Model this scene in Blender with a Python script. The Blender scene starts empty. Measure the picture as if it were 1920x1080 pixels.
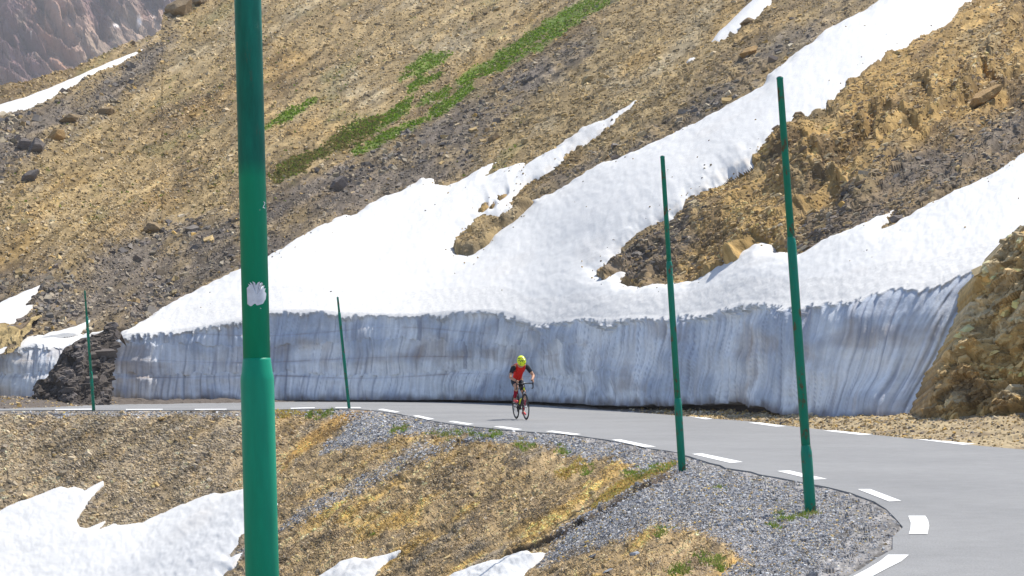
import bpy, bmesh, math, random
import numpy as np
from mathutils import Vector, Matrix

R = np.random.default_rng(11)
random.seed(5)
SC = bpy.context.scene
COL = SC.collection
F = 3500.0            # focal length in photograph pixels (1920 wide)
CAMH = 1.33           # camera height above the road
PITCH = math.atan(150.0 / F)
CT, ST = math.cos(PITCH), math.sin(PITCH)

# ------------------------------------------------------------------ geometry helpers
def rayq(py):
    yc = (540.0 - np.asarray(py, float)) / F
    den = CT - yc * ST
    return (ST + yc * CT) / den, 1.0 / den

def at(px, py, Y):
    """world point seen in direction (px, py) at distance Y"""
    q, k = rayq(py)
    px = np.asarray(px, float)
    Y = np.asarray(Y, float)
    return np.stack([(px - 960.0) / F * k * Y, Y + 0 * px, CAMH + q * Y], -1)

def on_ground(px, py, z=0.0):
    q, k = rayq(py)
    Y = (z - CAMH) / q
    return at(px, py, Y)

def project(P):
    P = np.asarray(P, float)
    x, y, z = P[..., 0], P[..., 1], P[..., 2] - CAMH
    d = y * CT + z * ST
    u = -y * ST + z * CT
    return 960 + F * x / d, 540 - F * u / d

def smooth(e0, e1, x):
    t = np.clip((x - e0) / (e1 - e0), 0, 1)
    return t * t * (3 - 2 * t)

def _h(ix, iy, iz, seed):
    h = (ix.astype(np.int64) * 374761393 + iy.astype(np.int64) * 668265263 + iz.astype(np.int64) * 2147483647 + seed * 974711) & 0xFFFFFFFF
    h = ((h ^ (h >> 13)) * 1274126177) & 0xFFFFFFFF
    h = ((h ^ (h >> 16)) * 2246822519) & 0xFFFFFFFF
    h = h ^ (h >> 15)
    return (h & 0xFFFFFF) / float(0xFFFFFF)

def noise2(x, y, seed=0):
    x = np.asarray(x, float); y = np.asarray(y, float)
    xi = np.floor(x); yi = np.floor(y)
    fx = x - xi; fy = y - yi
    xi = xi.astype(np.int64); yi = yi.astype(np.int64); z = np.zeros_like(xi)
    u = fx * fx * fx * (fx * (fx * 6 - 15) + 10); v = fy * fy * fy * (fy * (fy * 6 - 15) + 10)
    def g(a, b):
        ang = _h(xi + a, yi + b, z, seed) * 6.2831853
        return np.cos(ang) * (fx - a) + np.sin(ang) * (fy - b)
    n0 = g(0, 0) * (1 - u) + g(1, 0) * u
    n1 = g(0, 1) * (1 - u) + g(1, 1) * u
    return (n0 * (1 - v) + n1 * v) * 1.45          # about -1..1

def fbm(x, y, octv=4, seed=0, gain=0.5):
    s = 0; a = 1.0; tot = 0
    for i in range(octv):
        s = s + a * noise2(x * 2 ** i, y * 2 ** i, seed + 17 * i); tot += a; a *= gain
    return s / tot * 1.4

def facet(x, y, seed=0, tilt=1.0):
    """cellular surface of small tilted planes: broken rock. returns height, cell random"""
    xi = np.floor(x).astype(np.int64); yi = np.floor(y).astype(np.int64)
    best = np.full(x.shape, 1e9); hh = np.zeros(x.shape); rr = np.zeros(x.shape)
    z = np.zeros_like(xi)
    for a in (-1, 0, 1):
        for b in (-1, 0, 1):
            cx = xi + a; cy = yi + b
            jx = cx + _h(cx, cy, z, seed); jy = cy + _h(cx, cy, z + 1, seed)
            dx = x - jx; dy = y - jy
            d = dx * dx + dy * dy
            r = _h(cx, cy, z + 2, seed); gx = _h(cx, cy, z + 3, seed) - .5; gy = _h(cx, cy, z + 4, seed) - .5
            m = d < best
            best = np.where(m, d, best)
            hh = np.where(m, (r - .5) + tilt * (gx * dx + gy * dy) * 2, hh)
            rr = np.where(m, r, rr)
    return hh, rr

def poly_sd(px, py, poly):
    """signed distance in pixels, positive inside"""
    poly = np.asarray(poly, float)
    out = np.full(px.shape, -60.0)
    x0, y0 = poly.min(0) - 60; x1, y1 = poly.max(0) + 60
    m = (px > x0) & (px < x1) & (py > y0) & (py < y1)
    X = px[m]; Y = py[m]
    d = np.full(X.shape, 1e9); ins = np.zeros(X.shape, bool)
    for (ax, ay), (bx, by) in zip(poly, np.roll(poly, -1, 0)):
        ex, ey = bx - ax, by - ay
        L = ex * ex + ey * ey + 1e-9
        t = np.clip(((X - ax) * ex + (Y - ay) * ey) / L, 0, 1)
        d = np.minimum(d, (X - ax - t * ex) ** 2 + (Y - ay - t * ey) ** 2)
        if ay != by:
            c = ((ay > Y) != (by > Y)) & (X < ex * (Y - ay) / (by - ay) + ax)
            ins ^= c
    d = np.sqrt(d)
    out[m] = np.where(ins, d, -d)
    return out

def gsm(xs, ys, q, sig):
    """interpolate then gaussian smooth"""
    g = np.arange(min(q.min(), xs[0]) - 300, max(q.max(), xs[-1]) + 300, 4.0)
    v = np.interp(g, xs, ys)
    k = np.exp(-0.5 * (np.arange(-60, 61) * 4.0 / sig) ** 2); k /= k.sum()
    vp = np.pad(v, 60, mode='edge')
    v = np.convolve(vp, k, 'valid')
    return np.interp(q, g, v)

def grid_normals(P):
    du = np.gradient(P, axis=1); dv = np.gradient(P, axis=0)
    n = np.cross(du, dv)
    n /= np.linalg.norm(n, axis=-1, keepdims=True) + 1e-12
    return n

def mesh_obj(name, V, faces, mat, parent=None, col=None, smooth_shade=False, surf=None):
    """V (n,3); faces: (m,k) int array or list of such arrays"""
    if not isinstance(faces, list): faces = [faces]
    faces = [np.asarray(f, np.int64) for f in faces if len(f)]
    me = bpy.data.meshes.new(name)
    V = np.ascontiguousarray(V, np.float32)
    me.vertices.add(len(V)); me.vertices.foreach_set('co', V.ravel())
    loops = np.concatenate([f.ravel() for f in faces])
    tot = np.concatenate([np.full(len(f), f.shape[1]) for f in faces])
    start = np.concatenate([[0], np.cumsum(tot)[:-1]])
    me.loops.add(len(loops)); me.loops.foreach_set('vertex_index', loops.astype(np.int32))
    me.polygons.add(len(tot)); me.polygons.foreach_set('loop_start', start.astype(np.int32))
    me.polygons.foreach_set('use_smooth', np.full(len(tot), bool(smooth_shade)))
    if col is not None:
        a = me.color_attributes.new('tone', 'FLOAT_COLOR', 'POINT')
        c4 = np.ones((len(V), 4), np.float32); c4[:, :3] = col
        a.data.foreach_set('color', c4.ravel())
    if surf is not None:
        a = me.attributes.new('surf', 'FLOAT_VECTOR', 'POINT')
        a.data.foreach_set('vector', np.ascontiguousarray(surf, np.float32).ravel())
    me.update(calc_edges=True)
    me.validate()
    ob = bpy.data.objects.new(name, me)
    COL.objects.link(ob)
    if mat: me.materials.append(mat)
    if parent is not None: ob.parent = parent
    return ob

def grid_faces(nr, nc, keep=None):
    i = np.arange(nr * nc).reshape(nr, nc)
    f = np.stack([i[:-1, :-1], i[1:, :-1], i[1:, 1:], i[:-1, 1:]], -1)
    if keep is not None: f = f[keep]
    return f.reshape(-1, 4)

def compact(V, faces, *arrs):
    used = np.unique(faces)
    mp = np.full(len(V), -1); mp[used] = np.arange(len(used))
    return (V[used], mp[faces]) + tuple(a[used] for a in arrs)

def bm_obj(name, bm, mat, parent=None, smooth_shade=True):
    bmesh.ops.recalc_face_normals(bm, faces=bm.faces[:])
    me = bpy.data.meshes.new(name); bm.to_mesh(me); bm.free()
    for p in me.polygons: p.use_smooth = smooth_shade
    if mat: me.materials.append(mat)
    ob = bpy.data.objects.new(name, me); COL.objects.link(ob)
    if parent is not None: ob.parent = parent
    return ob

def tag(o, label=None, cat=None, group=None, kind=None):
    if label: o['label'] = label
    if cat: o['category'] = cat
    if group: o['group'] = group
    if kind: o['kind'] = kind
    return o

def empty(name, loc, rot=(0, 0, 0)):
    o = bpy.data.objects.new(name, None); COL.objects.link(o)
    o.location = loc; o.rotation_euler = rot; o.empty_display_size = .2
    return o

# ------------------------------------------------------------------ materials
class NT:
    def __init__(s, name, rough=.8, spec=.3):
        s.m = bpy.data.materials.new(name); s.m.use_nodes = True
        s.t = s.m.node_tree; s.b = s.t.nodes['Principled BSDF']
        s.b.inputs['Roughness'].default_value = rough
        s.b.inputs['Specular IOR Level'].default_value = spec
    def n(s, typ, **kw):
        nd = s.t.nodes.new(typ)
        for k, v in kw.items(): setattr(nd, k, v)
        return nd
    def l(s, a, b): s.t.links.new(a, b)
    def coord(s, scale=(1, 1, 1), attr=None):
        mp = s.n('ShaderNodeMapping'); mp.inputs['Scale'].default_value = scale
        if attr:
            a = s.n('ShaderNodeAttribute', attribute_name=attr); s.l(a.outputs['Vector'], mp.inputs['Vector'])
        else:
            c = s.n('ShaderNodeTexCoord'); s.l(c.outputs['Object'], mp.inputs['Vector'])
        return mp.outputs['Vector']
    def noise(s, vec, scale, detail=4, rough=.6):
        nd = s.n('ShaderNodeTexNoise'); nd.inputs['Scale'].default_value = scale
        nd.inputs['Detail'].default_value = detail; nd.inputs['Roughness'].default_value = rough
        s.l(vec, nd.inputs['Vector']); return nd.outputs['Fac']
    def ramp(s, fac, stops):
        nd = s.n('ShaderNodeValToRGB'); e = nd.color_ramp.elements
        while len(e) < len(stops): e.new(.5)
        for el, (p, c) in zip(e, stops):
            el.position = p; el.color = (*c, 1) if len(c) == 3 else c
        s.l(fac, nd.inputs['Fac']); return nd.outputs['Color']
    def mix(s, fac, a, b, mode='MIX'):
        nd = s.n('ShaderNodeMix', data_type='RGBA', blend_type=mode)
        for sock, v in ((nd.inputs['Factor'], fac), (nd.inputs['A'], a), (nd.inputs['B'], b)):
            if isinstance(v, (int, float)): sock.default_value = v
            elif isinstance(v, tuple): sock.default_value = (*v, 1)
            else: s.l(v, sock)
        return nd.outputs['Result']
    def bump(s, h, strength, dist):
        nd = s.n('ShaderNodeBump'); nd.inputs['Strength'].default_value = strength; nd.inputs['Distance'].default_value = dist
        s.l(h, nd.inputs['Height']); s.l(nd.outputs['Normal'], s.b.inputs['Normal'])
    def base(s, c):
        if isinstance(c, tuple): s.b.inputs['Base Color'].default_value = (*c, 1)
        else: s.l(c, s.b.inputs['Base Color'])
    def attr(s, name='tone'):
        return s.n('ShaderNodeAttribute', attribute_name=name).outputs['Color']

def m_attr(name, rough=.9, nscale=6.0, lo=.72, hi=1.25, bump=.5, bdist=.05, spec=.15, attr=None, sc=(1, 1, 1), fine=5):
    k = NT(name, rough, spec)
    v = k.coord(sc, attr)
    f = k.noise(v, nscale, fine, .7)
    g = k.ramp(f, [(.28, (lo,) * 3), (.72, (hi,) * 3)])
    k.base(k.mix(1.0, k.attr(), g, 'MULTIPLY'))
    if bump: k.bump(f, bump, bdist)
    return k.m

def m_plain(name, c, rough=.5, spec=.4, var=.12, scale=30, metal=0):
    k = NT(name, rough, spec); v = k.coord()
    f = k.noise(v, scale, 3)
    k.base(k.ramp(f, [(.3, tuple(x * (1 - var) for x in c)), (.7, tuple(min(1, x * (1 + var)) for x in c))]))
    k.b.inputs['Metallic'].default_value = metal
    return k.m

M_TERR = m_attr('scree_ground', .95, 2.2, .62, 1.3, .9, .12)
M_ROCK = m_attr('broken_rock', .9, 3.0, .6, 1.3, .9, .10)
M_CHIP = m_attr('stone_chip', .9, 9.0, .8, 1.2, .3, .02)
M_EMB = m_attr('embankment_ground', .95, 9.0, .7, 1.25, .5, .03)
M_GRAV = m_attr('shoulder_gravel', .95, 22.0, .6, 1.35, .9, .02)
M_MTN = m_attr('mountain_rock', .95, .09, .7, 1.25, .8, 4.0, fine=8)
def make_grass():
    k = NT('grass_blade', .8, .15)
    c = k.mix(1.0, k.attr(), k.ramp(k.noise(k.coord(), 3, 4), [(.3, (.8,) * 3), (.7, (1.2,) * 3)]), 'MULTIPLY'); k.base(c)
    tr = k.n('ShaderNodeBsdfTranslucent'); k.l(c, tr.inputs['Color'])
    mx_ = k.n('ShaderNodeMixShader'); mx_.inputs['Fac'].default_value = .5
    k.l(k.b.outputs[0], mx_.inputs[1]); k.l(tr.outputs[0], mx_.inputs[2]); k.l(mx_.outputs[0], k.t.nodes['Material Output'].inputs['Surface'])
    return k.m
M_GRASS = make_grass()
M_SNOW = m_attr('old_snow', .75, 1.6, .97, 1.02, .32, .08, .2, fine=6)
M_ICE = m_attr('cut_snow_face', .85, 7.0, .86, 1.08, .5, .05, .12, fine=7)

def make_asphalt():
    k = NT('asphalt', .9, .2); v = k.coord()
    big = k.noise(v, .35, 4, .6); fine = k.noise(v, 60, 3, .7); mid = k.noise(v, 4.0, 5, .7)
    c = k.ramp(big, [(.3, (.225, .225, .226)), (.7, (.272, .271, .270))])
    c = k.mix(1.0, c, k.ramp(fine, [(.3, (.78,) * 3), (.7, (1.2,) * 3)]), 'MULTIPLY')
    c = k.mix(1.0, c, k.ramp(mid, [(.25, (.89,) * 3), (.75, (1.07,) * 3)]), 'MULTIPLY')
    k.base(c); k.bump(fine, .5, .01)
    return k.m
M_ASPH = make_asphalt()

def make_line():
    k = NT('white_road_paint', .7, .3); v = k.coord()
    f = k.noise(v, 14, 5, .75)
    k.base(k.ramp(f, [(.22, (.5, .5, .5)), (.36, (.82, .82, .81)), (1, (.86, .86, .85))]))
    return k.m
M_LINE = make_line()

def make_paint(name, green, dark, split=None, rust=.60):
    k = NT(name, .45, .25); v = k.coord()
    st = k.coord((1, 1, .18))
    f = k.noise(st, 26, 6, .7); r = k.noise(k.coord((1, 1, .5)), 9, 6, .75)
    c = k.ramp(f, [(.3, tuple(x * .8 for x in green)), (.7, green)])
    if split is not None:
        sep = k.n('ShaderNodeSeparateXYZ'); k.l(k.coord(), sep.inputs[0])
        mr = k.n('ShaderNodeMapRange'); mr.inputs['From Min'].default_value = split - .03 ; mr.inputs['From Max'].default_value = split + .03
        k.l(sep.outputs['Z'], mr.inputs['Value'])
        d = k.ramp(f, [(.34, tuple(x * .7 for x in dark)), (.58, dark), (.75, tuple(x * 1.3 for x in dark))])
        d = k.mix(k.ramp(k.noise(st, 14, 6, .8), [(.58, (0,) * 3), (.70, (.75,) * 3)]), d, (.10, .085, .06))
        c = k.mix(mr.outputs['Result'], c, d)
    c = k.mix(k.ramp(r, [(rust, (0,) * 3), (rust + .07, (.9,) * 3)]), c, (.10, .045, .022))
    k.base(c); k.bump(f, .12, .003)
    return k.m
M_POLE = make_paint('green_pole_paint', (.003, .215, .145), (.01, .07, .06), None, .545)
M_POLE_BIG = make_paint('fresh_green_pole_paint', (.001, .30, .175), (.002, .17, .13), 2.17, .70)

# ------------------------------------------------------------------ camera, sun, sky
cam = bpy.data.cameras.new('camera'); cam_o = bpy.data.objects.new('camera', cam); COL.objects.link(cam_o)
cam.sensor_width = 36; cam.lens = F / 1920 * 36; cam.clip_start = .1; cam.clip_end = 20000
cam_o.location = (0, 0, CAMH); cam_o.rotation_euler = (math.pi / 2 + PITCH, 0, 0)
SC.camera = cam_o
SUN_EL = math.radians(59.5); az = math.atan2(.85, .60)     # clockwise from +Y
sd = Vector((math.cos(SUN_EL) * math.sin(az), math.cos(SUN_EL) * math.cos(az), math.sin(SUN_EL)))
sun = bpy.data.lights.new('sun', 'SUN'); sun.energy = 5.0; sun.angle = math.radians(.5); sun.color = (1, .95, .855)
sun_o = bpy.data.objects.new('sun', sun); COL.objects.link(sun_o)
sun_o.rotation_euler = sd.to_track_quat('Z', 'Y').to_euler(); sun_o.location = (60, 40, 90)
W = bpy.data.worlds.new('World'); SC.world = W; W.use_nodes = True
sky = W.node_tree.nodes.new('ShaderNodeTexSky'); sky.sky_type = 'NISHITA'; sky.sun_disc = False
sky.sun_elevation = SUN_EL; sky.sun_rotation = az; sky.altitude = 2400
bg = W.node_tree.nodes['Background']; bg.inputs['Strength'].default_value = .15
W.node_tree.links.new(sky.outputs['Color'], bg.inputs['Color'])
SC.view_settings.view_transform = 'Standard'; SC.view_settings.look = 'None'; SC.view_settings.exposure = .46
SC.view_settings.gamma = 1

# ------------------------------------------------------------------ traced outlines (photograph pixels)
SNOW_MAIN = [(228,622),(240,617),(277,597),(310,573),(350,553),(393,530),(453,500),(503,477),(533,460),(567,440),(593,423),(640,403),(667,398),(687,383),
 (720,368),(753,358),(790,337),(813,337),(815,346),(840,348),(880,333),(903,318),(942,304),(927,317),(912,334),(940,323),(973,313),(981,312),(977,321),(993,312),
 (1013,300),(1050,277),(1093,243),(1133,227),(1173,203),(1197,185),(1187,200),(1160,223),(1123,253),(1083,280),(1060,297),(1047,313),(1030,325),(1000,343),(980,355),
 (965,372),(947,395),(987,385),(1017,375),(1053,358),(1087,333),(1120,310),(1187,287),(1227,267),(1280,238),(1313,223),(1373,190),(1430,160),(1440,140),(1473,118),
 (1493,98),(1520,80),(1547,57),(1590,32),(1617,25),(1650,3),(1700,-40),(1780,-160),(1990,-160),(1880,-50),(1823,0),(1797,20),(1777,40),(1717,77),(1673,107),(1657,123),(1613,150),
 (1590,163),(1560,187),(1533,207),(1480,245),(1460,260),(1420,283),(1397,303),(1360,322),(1337,343),(1301,368),(1255,405),(1223,425),(1195,442),(1166,471),(1157,480),
 (1152,497),(1130,518),(1137,522),(1157,508),(1172,508),(1162,526),(1175,538),(1195,537),(1206,540),(1223,533),(1252,534),(1298,531),(1318,518),(1338,503),(1376,480),
 (1416,460),(1433,455),(1449,462),(1450,475),(1480,475),(1500,478),(1520,467),(1557,448),(1593,435),(1640,412),(1677,395),(1670,410),(1653,427),(1657,432),(1680,418),
 (1707,403),(1747,380),(1790,360),(1847,340),(1880,320),(1913,297),(1940,275),(2110,160),(2110,860),(150,860)]
ISLANDS = [[(855,470),(858,478),(873,481),(890,477),(915,463),(925,448),(940,437),(953,429),(970,417),(985,403),(998,389),(990,388),(975,400),(957,412),(935,420),(908,423),(894,430),(893,440),(885,446),(873,452),(866,461)],
 [(898,402),(912,392),(915,396),(905,404)], [(919,397),(928,391),(924,398)], [(935,380),(950,373),(945,378),(938,383)]]
SNOW_PATCHES = [
 ('snow_patch', 'long thin snow strip below the skyline at the top left of the hillside', [(-160,250),(-60,225),(0,200),(50,183),(100,160),(160,133),(207,113),(267,90),(247,104),(213,121),(160,145),(117,171),(67,198),(33,208),(0,219),(-60,246),(-160,275)]),
 ('snow_patch', 'pointed snow patch at the left edge above the yellow rock', [(83,525),(43,543),(0,563),(-160,620),(-160,700),(0,629),(20,617),(43,593),(67,567),(42,573),(67,547)]),
 ('snow_patch', 'small snow patch high on the slope left of the broad snow tongue', [(1490,-70),(1465,-30),(1445,0),(1443,12),(1427,27),(1403,47),(1380,63),(1347,80),(1333,80),(1347,60),(1373,37),(1393,17),(1413,0),(1440,-40)]),
 ('snow_patch', 'tiny snow scrap among the stones left of the broad snow tongue', [(1287,116),(1293,110),(1304,107),(1302,113),(1292,119)]),
 ('snow_patch', 'small snow remnant capping the dark rock beside the thin distant pole', [(154,646),(158,638),(171,624),(202,618),(217,609),(199,631),(187,638),(179,640),(166,655),(153,660)]),
]
BANK_LEFT = [(-160,730),(-100,705),(0,671),(20,662),(53,646),(90,626),(123,619),(150,609),(178,597),(168,612),(150,630),(135,647),(120,700),(-160,860)]
GRASS = [[(857,150),(883,130),(923,110),(973,77),(1017,47),(1060,20),(1100,0),(1140,-30),(1190,-30),(1157,0),(1107,20),(1073,50),(1040,77),(1000,103),(940,133),(903,143),(873,152)],
 [(780,203),(800,187),(840,163),(837,177),(800,197)],[(807,217),(840,187),(880,160),(887,167),(853,197),(820,222)],[(640,263),(673,233),(720,215),(773,187),(763,210),(733,230),(690,250)],
 [(660,283),(707,260),(773,233),(807,227),(767,250),(720,267),(677,293)],[(750,147),(773,123),(807,101),(842,100),(822,118),(780,142)],[(497,247),(533,217),(590,190),(573,207),(533,233)],
 [(762,165),(800,145),(828,138),(800,155),(770,172)]]
MOSS = [(498,335),(540,305),(590,285),(640,250),(700,215),(715,225),(690,255),(650,280),(600,300),(560,330),(520,345)]
DARK = [[(470,390),(640,305),(760,270),(850,205),(1000,125),(1110,68),(1104,100),(1000,180),(900,260),(870,325),(800,350),(740,372),(640,410),(500,490)],
 [(-160,260),(0,215),(110,180),(220,130),(300,60),(330,30),(300,130),(200,190),(110,260),(0,340),(-160,400)],
 [(-160,620),(0,520),(130,500),(300,420),(440,410),(460,500),(240,630),(100,640),(0,700),(-160,760)],
 [(1280,245),(1370,180),(1480,90),(1640,0),(1560,20),(1440,90),(1330,170),(1180,290),(1050,360),(1000,370),(1120,300)],
 [(1130,520),(1160,470),(1260,400),(1300,380),(1290,470),(1230,540)],
 [(1480,480),(1510,420),(1640,330),(1800,250),(1920,190),(2080,120),(2080,190),(1920,300),(1700,400),(1560,450)]]
ROCKY = [(1120,520),(1255,398),(1400,295),(1560,180),(1720,72),(1900,-60),(2110,-160),(2110,200),(1930,285),(1700,408),(1500,482),(1300,535),(1180,545)]

LIP_X = [-160,0,60,140,217,240,300,393,453,507,600,640,707,750,807,853,907,960,983,1017,1040,1073,1107,1157,1207,1280,1313,1357,1393,1427,1453,1493,1527,1563,1613,1663,1687,1723,1747,1773,1793,1820,1850,1930,2110]
LIP_Y = [690,668,650,640,634,634,623,610,597,580,582,586,587,592,587,582,580,580,590,604,598,593,588,595,587,589,580,577,562,558,560,567,560,560,558,538,530,532,536,523,513,507,500,484,440]
YL_X = [-160,0,150,205,300,400,560,827,940,1007,1073,1173,1267,1390,1523,1680,1760,1820,1860,1960,2110]
YL_Y = [70,69.8,71.5,75.4,75.6,75.7,75.6,74.5,72.5,69.8,66.3,61.2,58.3,54.0,48.8,46.0,45.4,45.1,44.9,44.5,44]
BASE_X = [150,205,300,400,560,700,827,940,1007,1073,1173,1267,1390,1523,1613,1680,1760,1860]
BASE_Y = [757.5,757.5,757,755,752.6,752.6,752.8,754.5,758,763,770.5,774.5,781.5,791.5,795,798,803,808]

def lip_shift(px): return smooth(205, 330, px) * .40 * F / gsm(YL_X, YL_Y, px, 70)
def lip_y(px): return gsm(LIP_X, LIP_Y, px, 14) + lip_shift(px)
def lip_smooth(px): return gsm(LIP_X, LIP_Y, px, 60) + lip_shift(px)
def lip_depth(px): return gsm(YL_X, YL_Y, px, 70)
def slope_m(px): return np.interp(px, [-160, 960, 2110], [.41, .36, .32])

def hill_depth(px, py):
    q, k = rayq(py)
    ql, _ = rayq(lip_smooth(px)); Yl = lip_depth(px)
    zl = CAMH + ql * Yl
    m = slope_m(px)
    q2 = np.minimum(q, m - .07)
    return (zl - m * Yl - CAMH) / (q2 - m)

# ------------------------------------------------------------------ hillside
SKY_X = [-460,-160,0,50,127,173,213,247,287,302,306,320,353,370,450,600,700]
SKY_Y = [345,222,163,150,127,110,90,77,63,52,24,11,3,-2,-60,-140,-140]
cx = np.arange(-460, 2101, 2.0)
NR = 430
v = np.linspace(0, 1, NR)
top = np.interp(cx, SKY_X, SKY_Y) + 2.5 * noise2(cx * .12, cx * 0, 3) + 3 * noise2(cx * .04, cx * 0, 4)
top = np.where(cx > 620, -140, top)
PX = np.tile(cx, (NR, 1))
PY = 790 + (top[None, :] - 790) * v[:, None]
Yh = hill_depth(PX, PY)
ywall = lip_depth(cx) + np.interp(cx, [150, 215], [.45, 1.1])
wm = 1 - smooth(1945, 1960, cx)
Yh = np.where(wm[None, :] > .5, np.maximum(Yh, ywall[None, :]), Yh)
HB = at(PX, PY, Yh)
HBS = at(PX, PY, hill_depth(PX, PY))     # the snow surface runs on smoothly to the break
CA, SA = math.cos(math.radians(32)), math.sin(math.radians(32))
SAa = (PX * CA - PY * SA) / 35.0      # metres along the fall line strands
SBb = (PX * SA + PY * CA) / 35.0      # metres across them
# broad undulation
_und = .35 * fbm(SAa / 14, SBb / 7, 3, 21) * smooth(50, 140, lip_y(cx)[None, :] - PY)
HB[..., 2] += _und; HBS[..., 2] += _und
def hp(a, b): return at(a, b, hill_depth(a, b))
HN = np.cross(hp(PX + 3, PY) - hp(PX - 3, PY), hp(PX, PY - 3) - hp(PX, PY + 3)); HN /= np.linalg.norm(HN, axis=-1, keepdims=True)
und = fbm(SAa / 14, SBb / 7, 3, 21)
HN = HN + .10 * np.stack([fbm(SAa / 5, SBb / 4, 2, 22), fbm(SAa / 5, SBb / 4, 2, 23), 0 * SAa], -1); HN /= np.linalg.norm(HN, axis=-1, keepdims=True)
HN *= np.sign(HN[..., 2:3] + 1e-9)
def multi_sd(polys): 
    r = None
    for p in polys:
        s = poly_sd(PX, PY, p); r = s if r is None else np.maximum(r, s)
    return r
jag = 5 * fbm(SAa * 1.1, SBb * 2.2, 3, 33)
rocky = smooth(-14, 14, poly_sd(PX, PY, ROCKY) + jag)
dark = np.clip(smooth(-30, 22, multi_sd(DARK) + 4 * jag), 0, 1)
grass = smooth(-8, 2, multi_sd(GRASS) + 1.2 * jag)
moss = smooth(-5, 8, poly_sd(PX, PY, MOSS) + 1.5 * jag)
SNOW_SD = np.minimum(poly_sd(PX, PY, SNOW_MAIN), 60)
isl = multi_sd(ISLANDS)
f1, r1 = facet(SAa / 2.2, SBb / .7, 41); f2, r2 = facet(SAa / .8, SBb / .28, 42); f3, r3 = facet(SAa / .3, SBb / .14, 43)
fb = fbm(SAa / 5, SBb / 2.0, 4, 44)
isr = smooth(-6, 3, isl)
big1, rb1 = facet(SAa / 4.2 + .3 * fb, SBb / 1.5, 45)
def saw(t):
    t = t - np.floor(t); return np.where(t < .78, t / .78, (1 - t) / .22)
wz = fbm(SAa / 3.5, SBb / 3.5, 4, 47); wq = fbm(SAa / 8, SBb / 8, 2, 48)
crag = smooth(-.25, .35, fbm(SAa / 6, SBb / 3, 3, 49))
led = .45 * saw(-SAa / 5.0 + 1.0 * wz + .5 * SBb / 3) * smooth(-.1, .5, wq + .2) + .50 * saw(SBb / 1.6 + .55 * wz + .05 * SAa) + .10 * saw(-SAa / 1.3 + 1.3 * wz + SBb / 1.7) + .20 * saw(SBb / .55 + .8 * wz)
disp_scree = .16 * fb + .10 * saw(-SAa / 2.3 + 1.3 * wz + .3 * SBb) * crag + .05 * f1 + .05 * f2 + .03 * f3
disp_rock = .45 * fb + led * (.35 + .75 * crag) - .3 + .10 * f1 + .06 * f2 + .035 * f3
rk = np.maximum(rocky * (.75 + .5 * fbm(SAa / 9, SBb / 4, 2, 46)), isr)
disp = disp_scree * (1 - rk) + disp_rock * rk * (1 - .45 * isr) + .40 * isr
undern = smooth(10, 40, SNOW_SD) * (1 - smooth(-20, -4, isl))
patch_sd = multi_sd([p_[2] for p_ in SNOW_PATCHES])
disp = disp - .45 * undern - .30 * smooth(-3, 5, patch_sd)
disp = np.where(wm[None, :] * (Yh <= ywall[None, :] + .01) > 0, 0, disp)
HP = HB + HN * disp[..., None]
# colour of the ground
tan_ = np.array([.345, .258, .14]); ochre = np.array([.44, .285, .105]); brown = np.array([.20, .145, .085]); grey = np.array([.155, .135, .125]); pale = np.array([.42, .365, .27])
def lerp(a, b, t): return a + (b - a) * t[..., None]
n1 = fbm(SAa / 11, SBb / 3.2, 4, 51); n2 = fbm(SAa / 3, SBb / 1.1, 4, 52)
HC = lerp(np.broadcast_to(tan_, HB.shape), brown, smooth(-.1, .7, n1 + .5 * n2))
HC = lerp(HC, pale, .5 * smooth(.1, .8, n2 - n1 * .6))
HC = lerp(HC, ochre, .55 * smooth(.2, .7, fbm(SAa / 7, SBb / 2.5, 3, 53)))
HC = lerp(HC, ochre * 1.12, .75 * rocky * smooth(-.35, .3, n2 + .3))
HC = lerp(HC, np.array([.15, .105, .065]), .75 * rocky * smooth(.1, .5, fbm(SAa / 3, SBb / 1.6, 4, 57)))
HC = lerp(HC, grey, .88 * dark * smooth(-.9, .2, n2))
HC = lerp(HC, HC * .58, smooth(.12, .6, fbm(SAa / 4.5, SBb / .35, 3, 55)))
HC = lerp(HC, np.minimum(.62, HC * 1.3), smooth(.2, .6, fbm(SAa / 3.5, SBb / .3, 3, 56)))
HC *= .80
HC *= np.array([1.0, .985, .93])
HC *= (.72 + .56 * r2)[..., None] * (.85 + .3 * r3)[..., None]
GR = np.array([.11, .18, .025]); MO = np.array([.10, .095, .025])
sparse = .4 * smooth(.25, .6, fbm(SAa / 3.5, SBb / 1.5, 4, 54)) * (PX < 1000) * (1 - dark) * (PY < 420)
HC = lerp(HC, np.array([.15, .15, .06]), sparse)
HC = lerp(HC, MO, .8 * moss)
HC = lerp(HC, GR, .85 * grass * smooth(-.9, .0, fbm(SAa / 2, SBb / .8, 3, 58)))
# fold the far side of the crest away
EX = 7
back = np.stack([HP[-1] + np.array([0, 1.6 * k, -.9 * k - .05 * k * k]) for k in range(1, EX + 1)])
Vh = np.concatenate([HP, back]).reshape(-1, 3)
Ch = np.concatenate([HC, np.tile(HC[-1:], (EX, 1, 1))]).reshape(-1, 3)
hill = mesh_obj('hillside', Vh, grid_faces(NR + EX, len(cx)), M_TERR, None, Ch)
tag(hill, 'tan and grey scree hillside rising to the right behind the road', 'hillside', kind='structure')

# ------------------------------------------------------------------ snow lying on the hillside
def snow_tone(n, dirt):
    c = np.empty((n, 3)); c[:] = (.655, .65, .638)
    return c * (1 - dirt[:, None]) + np.array([.55, .47, .38]) * dirt[:, None]

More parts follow.
